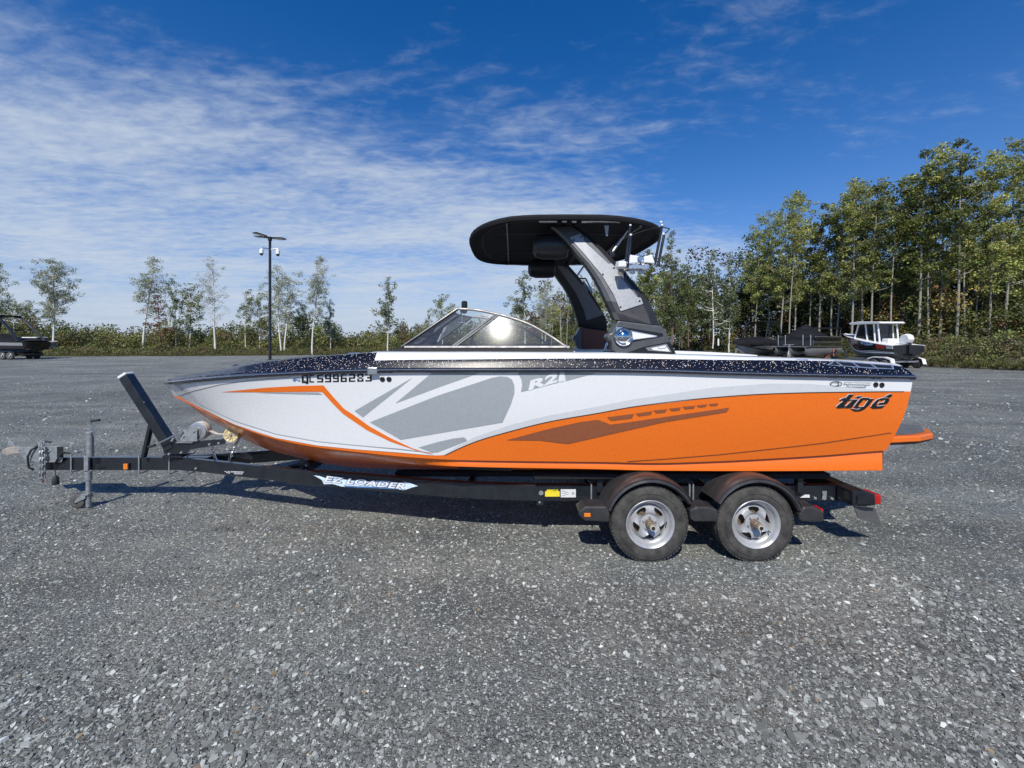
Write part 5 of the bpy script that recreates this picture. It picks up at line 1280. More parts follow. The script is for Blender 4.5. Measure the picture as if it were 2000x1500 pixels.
    nb = MB(); a = rot + math.pi * .52; nb.tube([(math.cos(a) * .150, .05, math.sin(a) * .150), (math.cos(a) * .140, .01, math.sin(a) * .140)], .005, 6); q = obj('valve_stem', nb, m_rubber, None); q.parent = root
    return root
# meshes sit at their own centres; parts keep their offsets from the wheel's centre
def fix_none(root):
    for ch in root.children:
        pass
wa = wheel(R(-92)); 
def place_wheel(root, x, far, rz):
    root.location = (x, (3.485 - YC) if not far else -(3.485 - YC), WZ)
    root.rotation_euler = (0, rz, math.pi if far else 0)
place_wheel(wa, W1, False, 0)
for x, far, rz in ((W2, False, R(31)), (W1, True, R(10)), (W2, True, R(50))):
    place_wheel(copy_tree(wa, trl), x, far, rz)
for x in (W1, W2):
    mb = MB(); mb.tube([(x, 3.60, WZ - .01), (x, 2 * YC - 3.60, WZ - .01)], .035, 10); obj('axle', mb, m_frame, trl)
    mb = MB(); mb.box((x + .05, 3.86, .42), (.18, .06, .12)); obj('axle_hanger', mb, m_frame, trl, bevel=.006)
mb = MB(); mb.box((X(1055, 3.84), 3.86, .375), (.06, .05, .045)); obj('brake_line_clip', mb, m_frame, trl); bolt(1054, 981, 3.83, .009)

# ------------------------------------------------------------------ lamp post with cameras
lx, ld = X(527.3, 39), 39.0
lamp = thing('lamp_post', 'tall slim black lamp post with four flat panel lights at its top', 'lamp post', (lx, ld, 0))
mb = MB(); mb.lathe((lx, ld, 0), (0, 0, 1), [(0, .13), (5, .125), (11.4, .115), (11.4, 0)], 14); obj('pole', mb, m_blkmetal, lamp)
mb = MB(); mb.box((lx, ld, .02), (.42, .42, .04)); obj('base_plate', mb, m_blkmetal, lamp)
mb = MB(); mb.lathe((lx, ld, 11.35), (0, 0, 1), [(0, 0), (0, .17), (.35, .22), (.4, 0)], 12); obj('pole_head', mb, m_blkmetal, lamp)
for a, tlt in ((R(172), .12), (R(-8), -.06), (R(62), .1), (R(242), .12)):
    ca_, sa = math.cos(a), math.sin(a); c = Vector((lx + ca_ * .95, ld + sa * .95, 11.62 + tlt)); rot_ = Matrix.Rotation(a, 3, 'Z') @ Matrix.Rotation(-tlt * .9, 3, 'Y')
    mb = MB(); mb.box(c, (1.05, .62, .07), rot_); ph = obj('lamp_panel', mb, m_blkmetal, lamp, bevel=.015)
    mb = MB(); mb.box(c - Vector((0, 0, .04)), (.8, .42, .02), rot_); obj('lamp_lens', mb, m_vinyl, ph)
    mb = MB(); mb.beam((lx, ld, 11.6), c - Vector((ca_, sa, 0)) * .45, .08, .06); obj('panel_arm', mb, m_blkmetal, lamp)
for sx, dz, cname in ((-1, .05, 'white domed security camera on the left side of the lamp post'), (1, -.02, 'white domed security camera on the right side of the lamp post')):
    cx_ = lx + sx * .78; cz_ = 1.9 + (664 - 487) * ld / F + dz
    cmr = thing('security_camera', cname, 'camera', (lx + sx * .13, ld - .05, cz_), 0, 'security cameras on the lamp post')
    mb = MB(); mb.tube([(lx + sx * .12, ld, cz_), (cx_ - sx * .12, ld - .05, cz_ + .08), (cx_, ld - .05, cz_ - .02)], .06, 8); obj('bracket', mb, m_white2, cmr)
    mb = MB(); mb.lathe((cx_, ld - .05, cz_ - .02), (0, 0, -1), [(0, 0), (0, .09), (.08, .16), (.28, .18), (.42, .19), (.42, 0)], 14); obj('housing', mb, m_white2, cmr)
    mb = MB(); mb.lathe((cx_, ld - .05, cz_ - .44), (0, 0, -1), [(0, .14), (.10, .14), (.18, .11), (.22, 0)], 14); obj('dome', mb, m_dkglass if False else m_blkmetal, cmr)

# ------------------------------------------------------------------ parked boats in the background
def loft(mb, L, B, zk, zc, zg, zb, n=26, mi_side=0, mi_bot=1, rake=.5, full=.38, band=None):
    """a planing hull, bow at +x, centred: keel zk, chine zc, gunwale zg (stern) to zb (bow)"""
    secs_ = []
    for i in range(n + 1):
        t = i / n; x = -L / 2 + L * t
        k = max(0.0, 1 - max(0, (t - full) / (1 - full)) ** 2.3); hb = B / 2 * (1 - .04 * (1 - t)) * k ** .75; hcn = B / 2 * .86 * max(0, 1 - max(0, (t - full) / (.93 - full)) ** 2.0) if t < .93 else 0
        zgg = zg + (zb - zg) * t ** 1.25; zkk = zk + (zgg - .12 - zk) * max(0, (t - .68) / .32) ** 2.6; zcc = max(zc + (zgg - zc) * .8 * max(0, (t - .35) / .65) ** 2.4, zkk)
        xo = x + rake * 0
        secs_.append([Vector((xo, hb, zgg)), Vector((x - .05 * t, hb * .5 + hcn * .5 + .01, (zgg + zcc) / 2)), Vector((x - .1 * t, hcn, zcc)), Vector((x - .1 * t, hcn * .5, (zcc + zkk) / 2)), Vector((x - .1 * t, 0, zkk))])
    for sg in (1, -1):
        f = lambda p: Vector((p.x, p.y * sg, p.z))
        mb.grid([[f(a[0]), f(a[1]), f(a[2])] for a in secs_], True, mi_side)
        mb.grid([[f(a[2]), f(a[3]), f(a[4])] for a in secs_], True, mi_bot)
    a = secs_[0]; mb.add(a + [Vector((p.x, -p.y, p.z)) for p in a[:-1][::-1]], [tuple(range(9))], False, mi_side)
    return secs_
def deck_top(mb, secs_, crown, mi=0, i0=0, i1=None):
    i1 = i1 or len(secs_); rows = []
    for a in secs_[i0:i1]:
        w = a[0].y; rows.append([Vector((a[0].x, w * s_, a[0].z + crown(a[0].x) * (1 - s_ ** 4))) for s_ in np.linspace(1, -1, 9)])
    mb.grid(rows, True, mi)
def local_wheel(par, x, y, r, w, m_r=None):
    mb = MB(); sg = 1 if y > 0 else -1
    mb.lathe((x, y, r), (0, sg, 0), [(0, .0), (0, r * .55), (-.01, r * .62), (0.0, r * .8), (-.02, r * .95), (-.05, r), (-w + .05, r), (-w, r * .8), (-w, 0)], 22)
    wh_ = obj('wheel', mb, m_tyre, par, local=True)
    mb = MB(); mb.lathe((x, y, r), (0, sg, 0), [(.01, 0), (.012, r * .18), (-.002, r * .22), (-.002, r * .5), (.008, r * .56), (-.005, r * .6)], 18); obj('rim', mb, m_r or m_rim, wh_, local=True)
def simple_trailer(label, cx_, cy_, rz, L, B, mfr, mfen, wx, zt=.55, tongue_=1.5, group=None, r=.34):
    t = thing('boat_trailer', label, 'trailer', (cx_, cy_, 0), rz, group)
    for sg in (1, -1):
        mb = MB(); mb.beam((-L / 2, sg * B * .32, zt - .06), (L * .30, sg * B * .32, zt - .06), .07, .12); mb.beam((L * .30, sg * B * .32, zt - .06), (L / 2, 0, zt - .06), .07, .12); obj('side_rail', mb, mfr, t, local=True, merge=False)
        for k in (-.42, .42):
            local_wheel(t, wx + k * .92, sg * B * .47, r, .2)
        mb = MB(); pr = [(wx - .95, r * .9), (wx - .85, r * 1.9), (wx - .4, r * 2.25), (wx + .4, r * 2.25), (wx + .85, r * 1.9), (wx + .95, r * .9)]
        mb.grid([[Vector((x, sg * (B * .47 - .24), z)), Vector((x, sg * (B * .47 + .01), z)), Vector((x * 1.0 + (wx - x) * .06, sg * (B * .47 + .02), z - .07))] for x, z in pr], False); obj('fender', mb, mfen, t, local=True)
        mb = MB(); mb.beam((-L * .45, sg * B * .22, zt + .1), (L * .2, sg * B * .22, zt + .12), .1, .06); obj('bunk', mb, m_bunk, t, local=True)
    mb = MB(); mb.beam((L / 2 - .2, 0, zt - .06), (L / 2 + tongue_, 0, zt - .06), .09, .12); obj('tongue', mb, mfr, t, local=True)
    for x in (-L / 2 + .1, 0, L * .25): mb = MB(); mb.box((x, 0, zt - .1), (.08, B * .64, .08)); obj('crossmember', mb, mfr, t, local=True)
    mb = MB(); mb.tube([(L / 2 + tongue_ * .6, .12, .08), (L / 2 + tongue_ * .6, .12, zt + .35)], .035, 8); mb.tube([(L / 2 + tongue_ * .6, .1, zt + .35), (L / 2 + tongue_ * .6 + .1, .1, zt + .42)], .02, 6); mb.lathe((L / 2 + tongue_ * .6, .09, .09), (0, 1, 0), [(0, 0), (0, .085), (.05, .085), (.05, 0)], 12); obj('tongue_jack', mb, m_galv, t, local=True, merge=False)
    mb = MB(); mb.beam((L / 2 + .1, 0, zt), (L / 2 - .05, 0, zt + .55), .1, .08); mb.lathe((L / 2 - .05, -.06, zt + .55), (0, 1, 0), [(0, 0), (0, .09), (.12, .09), (.12, 0)], 12); obj('winch_post', mb, m_galv, t, local=True, merge=False)
    return t
m_blkgel = mat('black_gelcoat', (.012, .012, .014), .15, coat=.6, var=.1)
m_greygel = mat('grey_gelcoat', (.26, .27, .28), .3, coat=.3, var=.05)
m_toon = mat('pontoon_aluminium', (.34, .345, .35), .42, metal=.7, var=.12)

# black wakeboard boat under a cover
a_ = Vector((18.4, 34.0, 0)); b_ = Vector((24.3, 37.0, 0)); d = (a_ - b_); L = d.length; rz = math.atan2(d.y, d.x); c = (a_ + b_) / 2
bb = thing('wakeboard_boat', 'black wakeboard boat with grey side flash under a fitted cover beside the pontoon boat', 'boat', c, rz)
mb = MB(); ss = loft(mb, L, 2.4, .62, 1.0, 1.62, 1.80); obj('hull', mb, [m_blkgel, m_greygel], bb, local=True)
mb = MB(); deck_top(mb, [[Vector((a[0].x, a[0].y * 1.03, a[0].z - .02))] for a in ss], lambda x: .34 * math.exp(-((x - .3) / 1.6) ** 2) + .12 + .05 * math.sin(x * 5), 0)
for sg in (1, -1): mb.grid([[Vector((a[0].x, sg * a[0].y * 1.03, a[0].z - .02)), Vector((a[0].x, sg * a[0].y * 1.04, a[0].z - .20))] for a in ss], True)
obj('fitted_cover', mb, m_cover, bb, local=True)
for sg in (1, -1):
    mb = MB(); q = [(2.0, 1.32), (.9, 1.42), (-2.6, 1.38), (-2.6, 1.16), (.3, 1.08)]
    def ysurf(x, z): return sg * (1.215 - .30 * (1.62 - z) * .6 - max(0, x - .4) ** 2.2 * .14)
    mb.prism([Vector((x, ysurf(x, z) + sg * .02, z)) for x, z in q], [Vector((x, ysurf(x, z) - sg * .03, z)) for x, z in q]); obj('side_flash', mb, m_alu, bb, local=True)
    mb = MB(); mb.tube([(.8, sg * 1.05, 1.75), (.35, sg * .98, 2.7), (.1, sg * .92, 3.35), (-.1, sg * .9, 3.45), (-1.35, sg * .9, 3.45), (-1.5, sg * .93, 3.2), (-1.5, sg * 1.05, 1.75)], [.06, .055, .05, .07, .07, .06, .06], 8); mb.tube([(.2, sg * .9, 3.36), (-1.4, sg * .9, 3.30)], .05, 8); tw = obj('tower_frame', mb, m_blkmetal, bb, local=True)
mb = MB(); mb.tube([(-.05, -.9, 3.48), (-.05, .9, 3.48)], .05, 8); mb.tube([(-1.3, -.9, 3.48), (-1.3, .9, 3.48)], .05, 8); mb.box((-.7, 0, 3.5), (1.1, 1.6, .05)); obj('tower_canopy', mb, m_canvas, bb, local=True, merge=False)
simple_trailer('black trailer under the covered black wakeboard boat', c.x, c.y, rz, L - .6, 2.4, m_frame, m_blkgel, -.8, tongue_=1.3)

# pontoon boat
ax = Vector((6.1, 4.2, 0)).normalized(); lat = Vector((-ax.y, ax.x, 0)); L = 7.3
c = Vector((21.6, 30.0, 0)) + ax * L / 2 + lat * 1.25; rz = math.atan2(-ax.y, -ax.x)
pb = thing('pontoon_boat', 'pontoon boat on three aluminium tubes with a peaked black mooring cover', 'boat', c, rz)
for y in (-1.0, 0, 1.0):
    mb = MB(); pr = [(-L / 2 + .25, 0), (-L / 2 + .25, .30), (L / 2 - 1.3, .32)] ; mb.lathe((0, y, 1.02), (1, 0, 0), pr, 20)
    rows = []
    for t in np.linspace(0, 1, 9):
        rows.append([Vector((L / 2 - 1.3 + 1.15 * t, y + math.cos(a2) * .32 * (1 - t ** 2 * .75), 1.02 + math.sin(a2) * .32 * (1 - t ** 2.2 * .55) + .17 * t ** 2)) for a2 in np.linspace(0, 6.2832, 21)])
    mb.grid(rows, True); obj('pontoon_tube', mb, m_toon, pb, local=True)
mb = MB(); mb.box((-.05, 0, 1.40), (L - .3, 2.5, .08)); obj('pontoon_deck', mb, m_toon, pb, local=True, bevel=.01)
mb = MB(); mb.box((-.05, 0, 1.46), (L - .25, 2.54, .04)); obj('deck_trim', mb, m_blkgel, pb, local=True)
for sg in (1, -1):
    mb = MB(); mb.box((-.4, sg * 1.20, 1.82), (L - 1.6, .04, .60)); pn = obj('fence_panel', mb, m_blkgel, pb, local=True)
    for z in (1.68, 1.76, 2.02): mb = MB(); mb.box((-.4, sg * 1.228, z), (L - 1.6, .012, .03)); obj('fence_stripe', mb, m_alu, pn, local=True)
    mb = MB(); mb.tube([(L / 2 - 1.25, sg * 1.2, 1.5), (L / 2 - 1.35, sg * 1.2, 2.0), (L / 2 - 1.7, sg * 1.2, 2.15), (-L / 2 + .3, sg * 1.2, 2.15)], .025, 6); obj('fence_rail', mb, m_alu, pb, local=True)
mb = MB(); mb.box((L / 2 - 1.2, 0, 1.82), (.04, 2.4, .60)); obj('fence_panel', mb, m_blkgel, pb, local=True)
for y in (-1.1, -.6, .6, 1.1): mb = MB(); mb.tube([(L / 2 - 1.1, y, 1.45), (L / 2 - 1.1, y, 2.28)], .035, 7); obj('loading_post', mb, m_alu, pb, local=True)
mb = MB(); rows = []
for x in np.linspace(-L / 2 + .55, L / 2 - 1.1, 22):
    t = (x + L / 2 - .55) / (L - 1.65); pk = 2.20 + .86 * math.exp(-((t - .60) / .27) ** 4) * (1 - .25 * abs(t - .6)) + .12 * math.exp(-((t - .1) / .2) ** 2) + .06 * math.sin(x * 4.3)
    e = .06 * math.sin(x * 9)
    rows.append([Vector((x, 1.25 * s_, 2.05 + (pk - 2.05) * (1 - abs(s_) ** 1.25) + e * (1 - abs(s_)) + .03 * math.sin(7 * s_ + x * 3))) for s_ in np.linspace(1, -1, 15)])
for sg in (1, -1): mb.grid([[Vector((r[0].x, sg * 1.26, 2.05)), Vector((r[0].x, sg * 1.27, 1.95 + .05 * math.sin(r[0].x * 6)))] for r in rows], True)
mb.grid(rows, True); mb.add(rows[-1] + [Vector((rows[-1][0].x + .02, 1.26, 1.9)), Vector((rows[-1][0].x + .02, -1.26, 1.9))][::-1], [tuple(range(17))]); obj('mooring_cover', mb, m_cover, pb, local=True)
mb = MB(); 
for sg in (1, -1): mb.tube([(-L / 2 + .7, sg * 1.2, 2.1), (-L / 2 + .25, sg * 1.15, 2.75), (-L / 2 - .1, sg * 1.1, 2.85)], .04, 7); mb.tube([(-L / 2 + 2.2, sg * 1.15, 2.85), (-L / 2, sg * 1.15, 2.9)], .03, 7)
mb.box((-L / 2 + 1.0, 0, 2.88), (1.7, 2.2, .10)); obj('folded_canopy', mb, m_blkmetal, pb, local=True, merge=False)
mb = MB(); mb.tube([(L / 2 - .2, .0, .1), (L / 2 - .2, 0, 1.5)], .04, 8); mb.tube([(L / 2 + .1, 0, .5), (L / 2 - .4, 0, 1.5)], .03, 8); mb.tube([(L / 2 + .0, -.3, 1.52), (L / 2 - .3, .3, 1.55)], .02, 6); obj('boarding_ladder', mb, m_galv, pb, local=True, merge=False)
simple_trailer('galvanised trailer under the covered pontoon boat', c.x, c.y, rz, L - .8, 2.5, m_galv, mat('faded_red_fender', (.20, .07, .05), .6), -1.3, tongue_=1.2)

# black and white centre console
cc_b, cc_s = Vector((26.0, 32.0, 0)), Vector((26.15, 27.0, 0)); d = cc_b - cc_s; L = d.length; rz = math.atan2(d.y, d.x); c = (cc_b + cc_s) / 2
cb_ = thing('fishing_boat', 'black and white centre console boat with white hardtop and outboard beside the pontoon boat', 'boat', c, rz)
mb = MB(); ss = loft(mb, L, 2.3, .62, 1.08, 1.52, 2.38, full=.30); obj('hull', mb, [m_blkgel, m_greygel], cb_, local=True)
for sg in (1, -1):
    mb = MB(); mb.grid([[Vector((a[2].x, sg * (a[2].y + .012), a[2].z + .035)), Vector((a[2].x, sg * (a[2].y + .02), a[2].z + .09))] for a in ss[:24]], True); mb.grid([[Vector((a[2].x, sg * (a[2].y + .014), a[2].z - .08)), Vector((a[2].x, sg * (a[2].y + .02), a[2].z - .01))] for a in ss[:24]], True); obj('white_stripe', mb, m_white2, cb_, local=True, merge=False)
mb = MB(); deck_top(mb, ss, lambda x: .05, 0)
for sg in (1, -1): mb.tube([Vector((a[0].x, sg * a[0].y, a[0].z)) for a in ss], .035, 6)
obj('deck', mb, m_white2, cb_, local=True, merge=False)
mb = MB(); mb.prism([Vector((x, .62, z)) for x, z in ((1.0, 1.7), (.85, 2.15), (.45, 3.0), (-.75, 3.0), (-.75, 1.6))], [Vector((x, -.62, z)) for x, z in ((1.0, 1.7), (.85, 2.15), (.45, 3.0), (-.75, 3.0), (-.75, 1.6))]); con = obj('console', mb, m_dkglass if False else mat('dark_window', (.012, .014, .016), .06, coat=.5), cb_, local=True)
for sg in (1, -1):
    for p, q in (((.95, 1.75), (.50, 3.08)), ((-.20, 1.7), (-.05, 3.08)), ((-.80, 1.6), (-.70, 3.08)), ((-1.15, 1.6), (-1.0, 3.08))):
        mb = MB(); mb.tube([(p[0], sg * .66, p[1]), (q[0], sg * .68, q[1])], .05, 8); obj('hardtop_post', mb, m_white2, cb_, local=True)
    mb = MB(); mb.tube([(2.3, sg * .5, 2.2), (1.9, sg * .75, 2.42), (.6, sg * 1.02, 2.1), (.4, sg * 1.03, 1.85)], .022, 6); obj('bow_rail', mb, m_steel, cb_, local=True)
mb = MB(); q = [(1.15, 3.08), (1.05, 3.18), (.3, 3.24), (-1.3, 3.16), (-1.45, 3.06), (-1.3, 3.02), (1.0, 3.03)]; mb.prism([Vector((x, .88, z)) for x, z in q], [Vector((x, -.88, z)) for x, z in q]); obj('hardtop', mb, m_white2, cb_, local=True, bevel=.03)
mb = MB(); mb.box((-1.25, 0, 1.75), (.5, .8, .5)); obj('leaning_seat', mb, m_white2, cb_, local=True, bevel=.06)
mb = MB(); q = [(.05, 1.72), (.10, 2.0), (-.02, 2.22), (-.30, 2.30), (-.52, 2.22), (-.62, 1.95), (-.50, 1.74), (-.36, 1.62), (-.02, 1.62)]
mb.prism([Vector((-L / 2 + .38 + x, .20, z)) for x, z in q], [Vector((-L / 2 + .38 + x, -.20, z)) for x, z in q]); ob = obj('outboard_motor', mb, m_white2, cb_, local=True, bevel=.07)
mb = MB(); mb.box((-L / 2 - .02, 0, 1.3), (.20, .16, .8)); mb.box((-L / 2 - .1, 0, .95), (.45, .10, .10)); mb.lathe((-L / 2 - .3, 0, .88), (-1, 0, 0), [(-.25, 0), (-.2, .05), (0, .06), (.08, .02)], 10); obj('outboard_leg', mb, m_blkgel, ob, local=True, merge=False)
def on_side(x, z, o_=.03):
    i = min(range(len(ss)), key=lambda k: abs(ss[k][0].x - x)); a = ss[i]; t = max(0, min(1, (a[0].z - z) / (a[0].z - a[2].z))); y = a[0].y + (a[2].y - a[0].y) * t
    return Vector((x, y + o_, z))
def side_print(nm, q, m, o_=.03): mb = MB(); f = [on_side(x, z, o_) for x, z in q]; mb.prism(f, [p - Vector((0, .03, 0)) for p in f]); obj(nm, mb, m, cb_, local=True)
m_orangered = mat('orange_red_emblem', (.70, .10, .03), .5)
for k in range(9):
    a0 = .4 + k * .5; a1 = a0 + .42; r0_ = .16; sx = 1.35
    side_print('emblem_swirl', [(sx + math.cos(a0) * r0_ * 1.5, 1.93 + math.sin(a0) * r0_), (sx + math.cos(a1) * r0_ * 1.5, 1.93 + math.sin(a1) * r0_), (sx + math.cos(a1) * .15, 1.93 + math.sin(a1) * .10), (sx + math.cos(a0) * .15, 1.93 + math.sin(a0) * .10)], m_orangered) if k != 4 else None
def tiny_text(body, x0, x1, z, h, m):
    cu = bpy.data.curves.new('t', 'FONT'); cu.body = body; cu.size = 1; cu.offset = .03
    to = bpy.data.objects.new('t', cu); COL.objects.link(to); dg = bpy.context.evaluated_depsgraph_get(); me = bpy.data.meshes.new_from_object(to.evaluated_get(dg)); COL.objects.unlink(to); bpy.data.objects.remove(to)
    xs = [v.co.x for v in me.vertices]; ys = [v.co.y for v in me.vertices]; mb = MB()
    mb.add([on_side(x0 + (x1 - x0) * (v.co.x - min(xs)) / (max(xs) - min(xs)), z + h * ((v.co.y - min(ys)) / (max(ys) - min(ys)) - .5), .045) for v in me.vertices], [tuple(p.vertices) for p in me.polygons]); bpy.data.meshes.remove(me)
    obj('hull_lettering', mb, m, cb_, local=True, merge=False)
tiny_text('SUPER MARINE', .98, .10, 1.86, .13, m_white2)
side_print('hull_underline', [(.95, 1.70), (.30, 1.66), (.30, 1.72), (.95, 1.76)], m_white2)
side_print('ice_splash', [(-.10, 1.74), (-.45, 1.80), (-1.0, 1.68), (-1.10, 1.56), (-.6, 1.52), (-.2, 1.60)], m_ice); tiny_text('SEA', -.25, -.95, 1.66, .16, m_icedk)
side_print('red_block', [(-1.30, 1.60), (-1.95, 1.56), (-1.95, 1.30), (-1.30, 1.34)], m_redmark); side_print('white_block', [(-2.05, 1.50), (-2.5, 1.48), (-2.5, 1.30), (-2.05, 1.32)], m_paper)
simple_trailer('pale trailer with white fenders under the centre console boat', c.x, c.y, rz, L - .3, 2.5, m_alu, m_white2, -1.6, tongue_=1.6)
mb = MB(); mb.tube([(25.6, 32.6, .62), (25.7, 32.7, 1.25)], .03, 6); st_o = obj('strap', mb, m_orangestrap); tag(st_o, 'orange strap hanging at the bow of the centre console boat', 'strap'); 

# low empty trailer, marker post
simple_trailer('low empty black trailer left of the covered black wakeboard boat', 17.2, 39.6, R(176), 3.2, 1.7, m_frame, m_white2, -.2, zt=.50, tongue_=.9, r=.28)
mp = thing('marker_post', 'short dark marker post with a white top on the bank', 'post', (X(1403, 44.5), 44.5, on_bank(X(1403, 44.5), 44.5)))
zb_ = mp.location.z; mb = MB(); mb.tube([(mp.location.x, 44.5, zb_ - .3), (mp.location.x, 44.5, 1.30)], .05, 8); obj('post', mb, m_blkmetal, mp)
mb = MB(); mb.tube([(mp.location.x, 44.5, 1.30), (mp.location.x, 44.5, 1.86), (mp.location.x, 44.5, 2.05)], [.085, .085, .05], 8); obj('white_cap', mb, m_white2, mp)

# left: black boat on its trailer, cut by the frame
c = Vector((X(62, 40) - 3.6, 40.5, 0)); rz = math.pi * .995
lb_ = thing('wakeboard_boat', 'black boat with pale stripe and arched tower at the left edge of the photo', 'boat', c, rz)
mb = MB(); ss = loft(mb, 7.2, 2.5, .72, 1.05, 1.72, 1.95); obj('hull', mb, [m_blkgel, m_blkgel], lb_, local=True)
for sg in (1, -1): mb = MB(); mb.grid([[Vector((a[0].x, sg * (a[0].y * .52 + a[2].y * .48 + .03), (a[0].z * .45 + a[2].z * .55))), Vector((a[0].x, sg * (a[0].y * .92 + a[2].y * .08 + .03), a[0].z * .86 + a[2].z * .14))] for a in ss[:22]], True); obj('pale_stripe', mb, m_greygel, lb_, local=True)
mb = MB(); deck_top(mb, ss, lambda x: .62 * math.exp(-((x - .4) / 1.9) ** 2) + .1, 0); obj('fitted_cover', mb, m_cover, lb_, local=True)
for sg in (1, -1): mb = MB(); mb.tube([(-3.1, sg * 1.1, 1.75), (-2.3, sg * 1.02, 2.7), (-1.3, sg * .95, 3.75), (-.8, sg * .92, 4.15), (0, sg * .9, 4.28), (1.2, sg * .9, 4.2), (1.6, sg * 1.0, 2.2)], .11, 8); obj('tower_arch', mb, m_blkmetal, lb_, local=True)
mb = MB(); mb.box((.2, 0, 4.3), (2.2, 1.8, .06)); obj('tower_canopy', mb, m_canvas, lb_, local=True)
mb = MB(); mb.box((-3.85, 0, 1.0), (.5, 2.0, .08)); obj('swim_platform', mb, m_blkgel, lb_, local=True)
simple_trailer('black trailer under the black boat at the left edge', c.x, c.y, rz, 6.6, 2.5, m_frame, m_frame, -1.9, r=.38)
c = Vector((X(73, 50), 50.5, on_bank(X(73, 50), 50.5))); rz = .06
wb = thing('cabin_boat', 'small white boat seen far off behind the black boat at left', 'boat', (c.x, c.y, 0), rz)
mb = MB(); ss = loft(mb, 3.6, 1.6, 1.25, 1.4, 1.62, 1.72); obj('hull', mb, [m_white2, m_vinyld], wb, local=True)
mb = MB(); deck_top(mb, ss, lambda x: .06, 0); obj('deck', mb, m_vinyl, wb, local=True)
mb = MB(); mb.prism([Vector((x, .6, z)) for x, z in ((-1.5, 1.7), (-1.4, 2.15), (-.1, 2.15), (.5, 1.75))], [Vector((x, -.6, z)) for x, z in ((-1.5, 1.7), (-1.4, 2.15), (-.1, 2.15), (.5, 1.75))]); obj('cabin', mb, m_dkpoly, wb, local=True)
mb = MB(); mb.box((-.8, 0, 2.2), (1.7, 1.35, .12)); obj('cabin_roof', mb, m_white2, wb, local=True, bevel=.03)
mb = MB(); mb.box((0, 0, 1.0), (2.6, .9, .5)); obj('cradle', mb, m_galv, wb, local=True)

# ------------------------------------------------------------------ trees
def leaf_cloud(C, size, r_, tones, droop=.0, flat=.0):
    """one kite-shaped leaf (or small spray) at each centre"""
    n = len(C)
    a = r_.normal(size=(n, 3)); a[:, 2] = a[:, 2] * (1 - flat) - droop; a /= np.linalg.norm(a, axis=1)[:, None] + 1e-9
    b = r_.normal(size=(n, 3)); b -= a * (a * b).sum(1)[:, None]; b /= np.linalg.norm(b, axis=1)[:, None] + 1e-9
    s_ = (size * (.6 + .8 * r_.random(n)))[:, None]
    V = np.stack([C - a * s_ * .5, C + b * s_ * .34, C + a * s_ * .5, C - b * s_ * .34], 1).reshape(-1, 3)
    Fc = np.arange(n * 4).reshape(n, 4)
    T = np.repeat(tones, 4, axis=0)
    return V, Fc, T
def tone_set(r_, n, base, var=.28, alt=None, altp=.0, dark=None):
    t = np.array(base)[None, :] * np.exp(r_.normal(0, var, (n, 1))) * (1 + r_.normal(0, .06, (n, 3)))
    if alt is not None:
        m = r_.random(n) < altp; t[m] = np.array(alt) * np.exp(r_.normal(0, .2, (m.sum(), 1)))
    return np.clip(t, .004, .8)
def limb_mesh(mb, pts, r0, r1, n=6):
    k = len(pts); mb.tube(pts, [r0 + (r1 - r0) * (i / (k - 1)) for i in range(k)], n, cap=False)
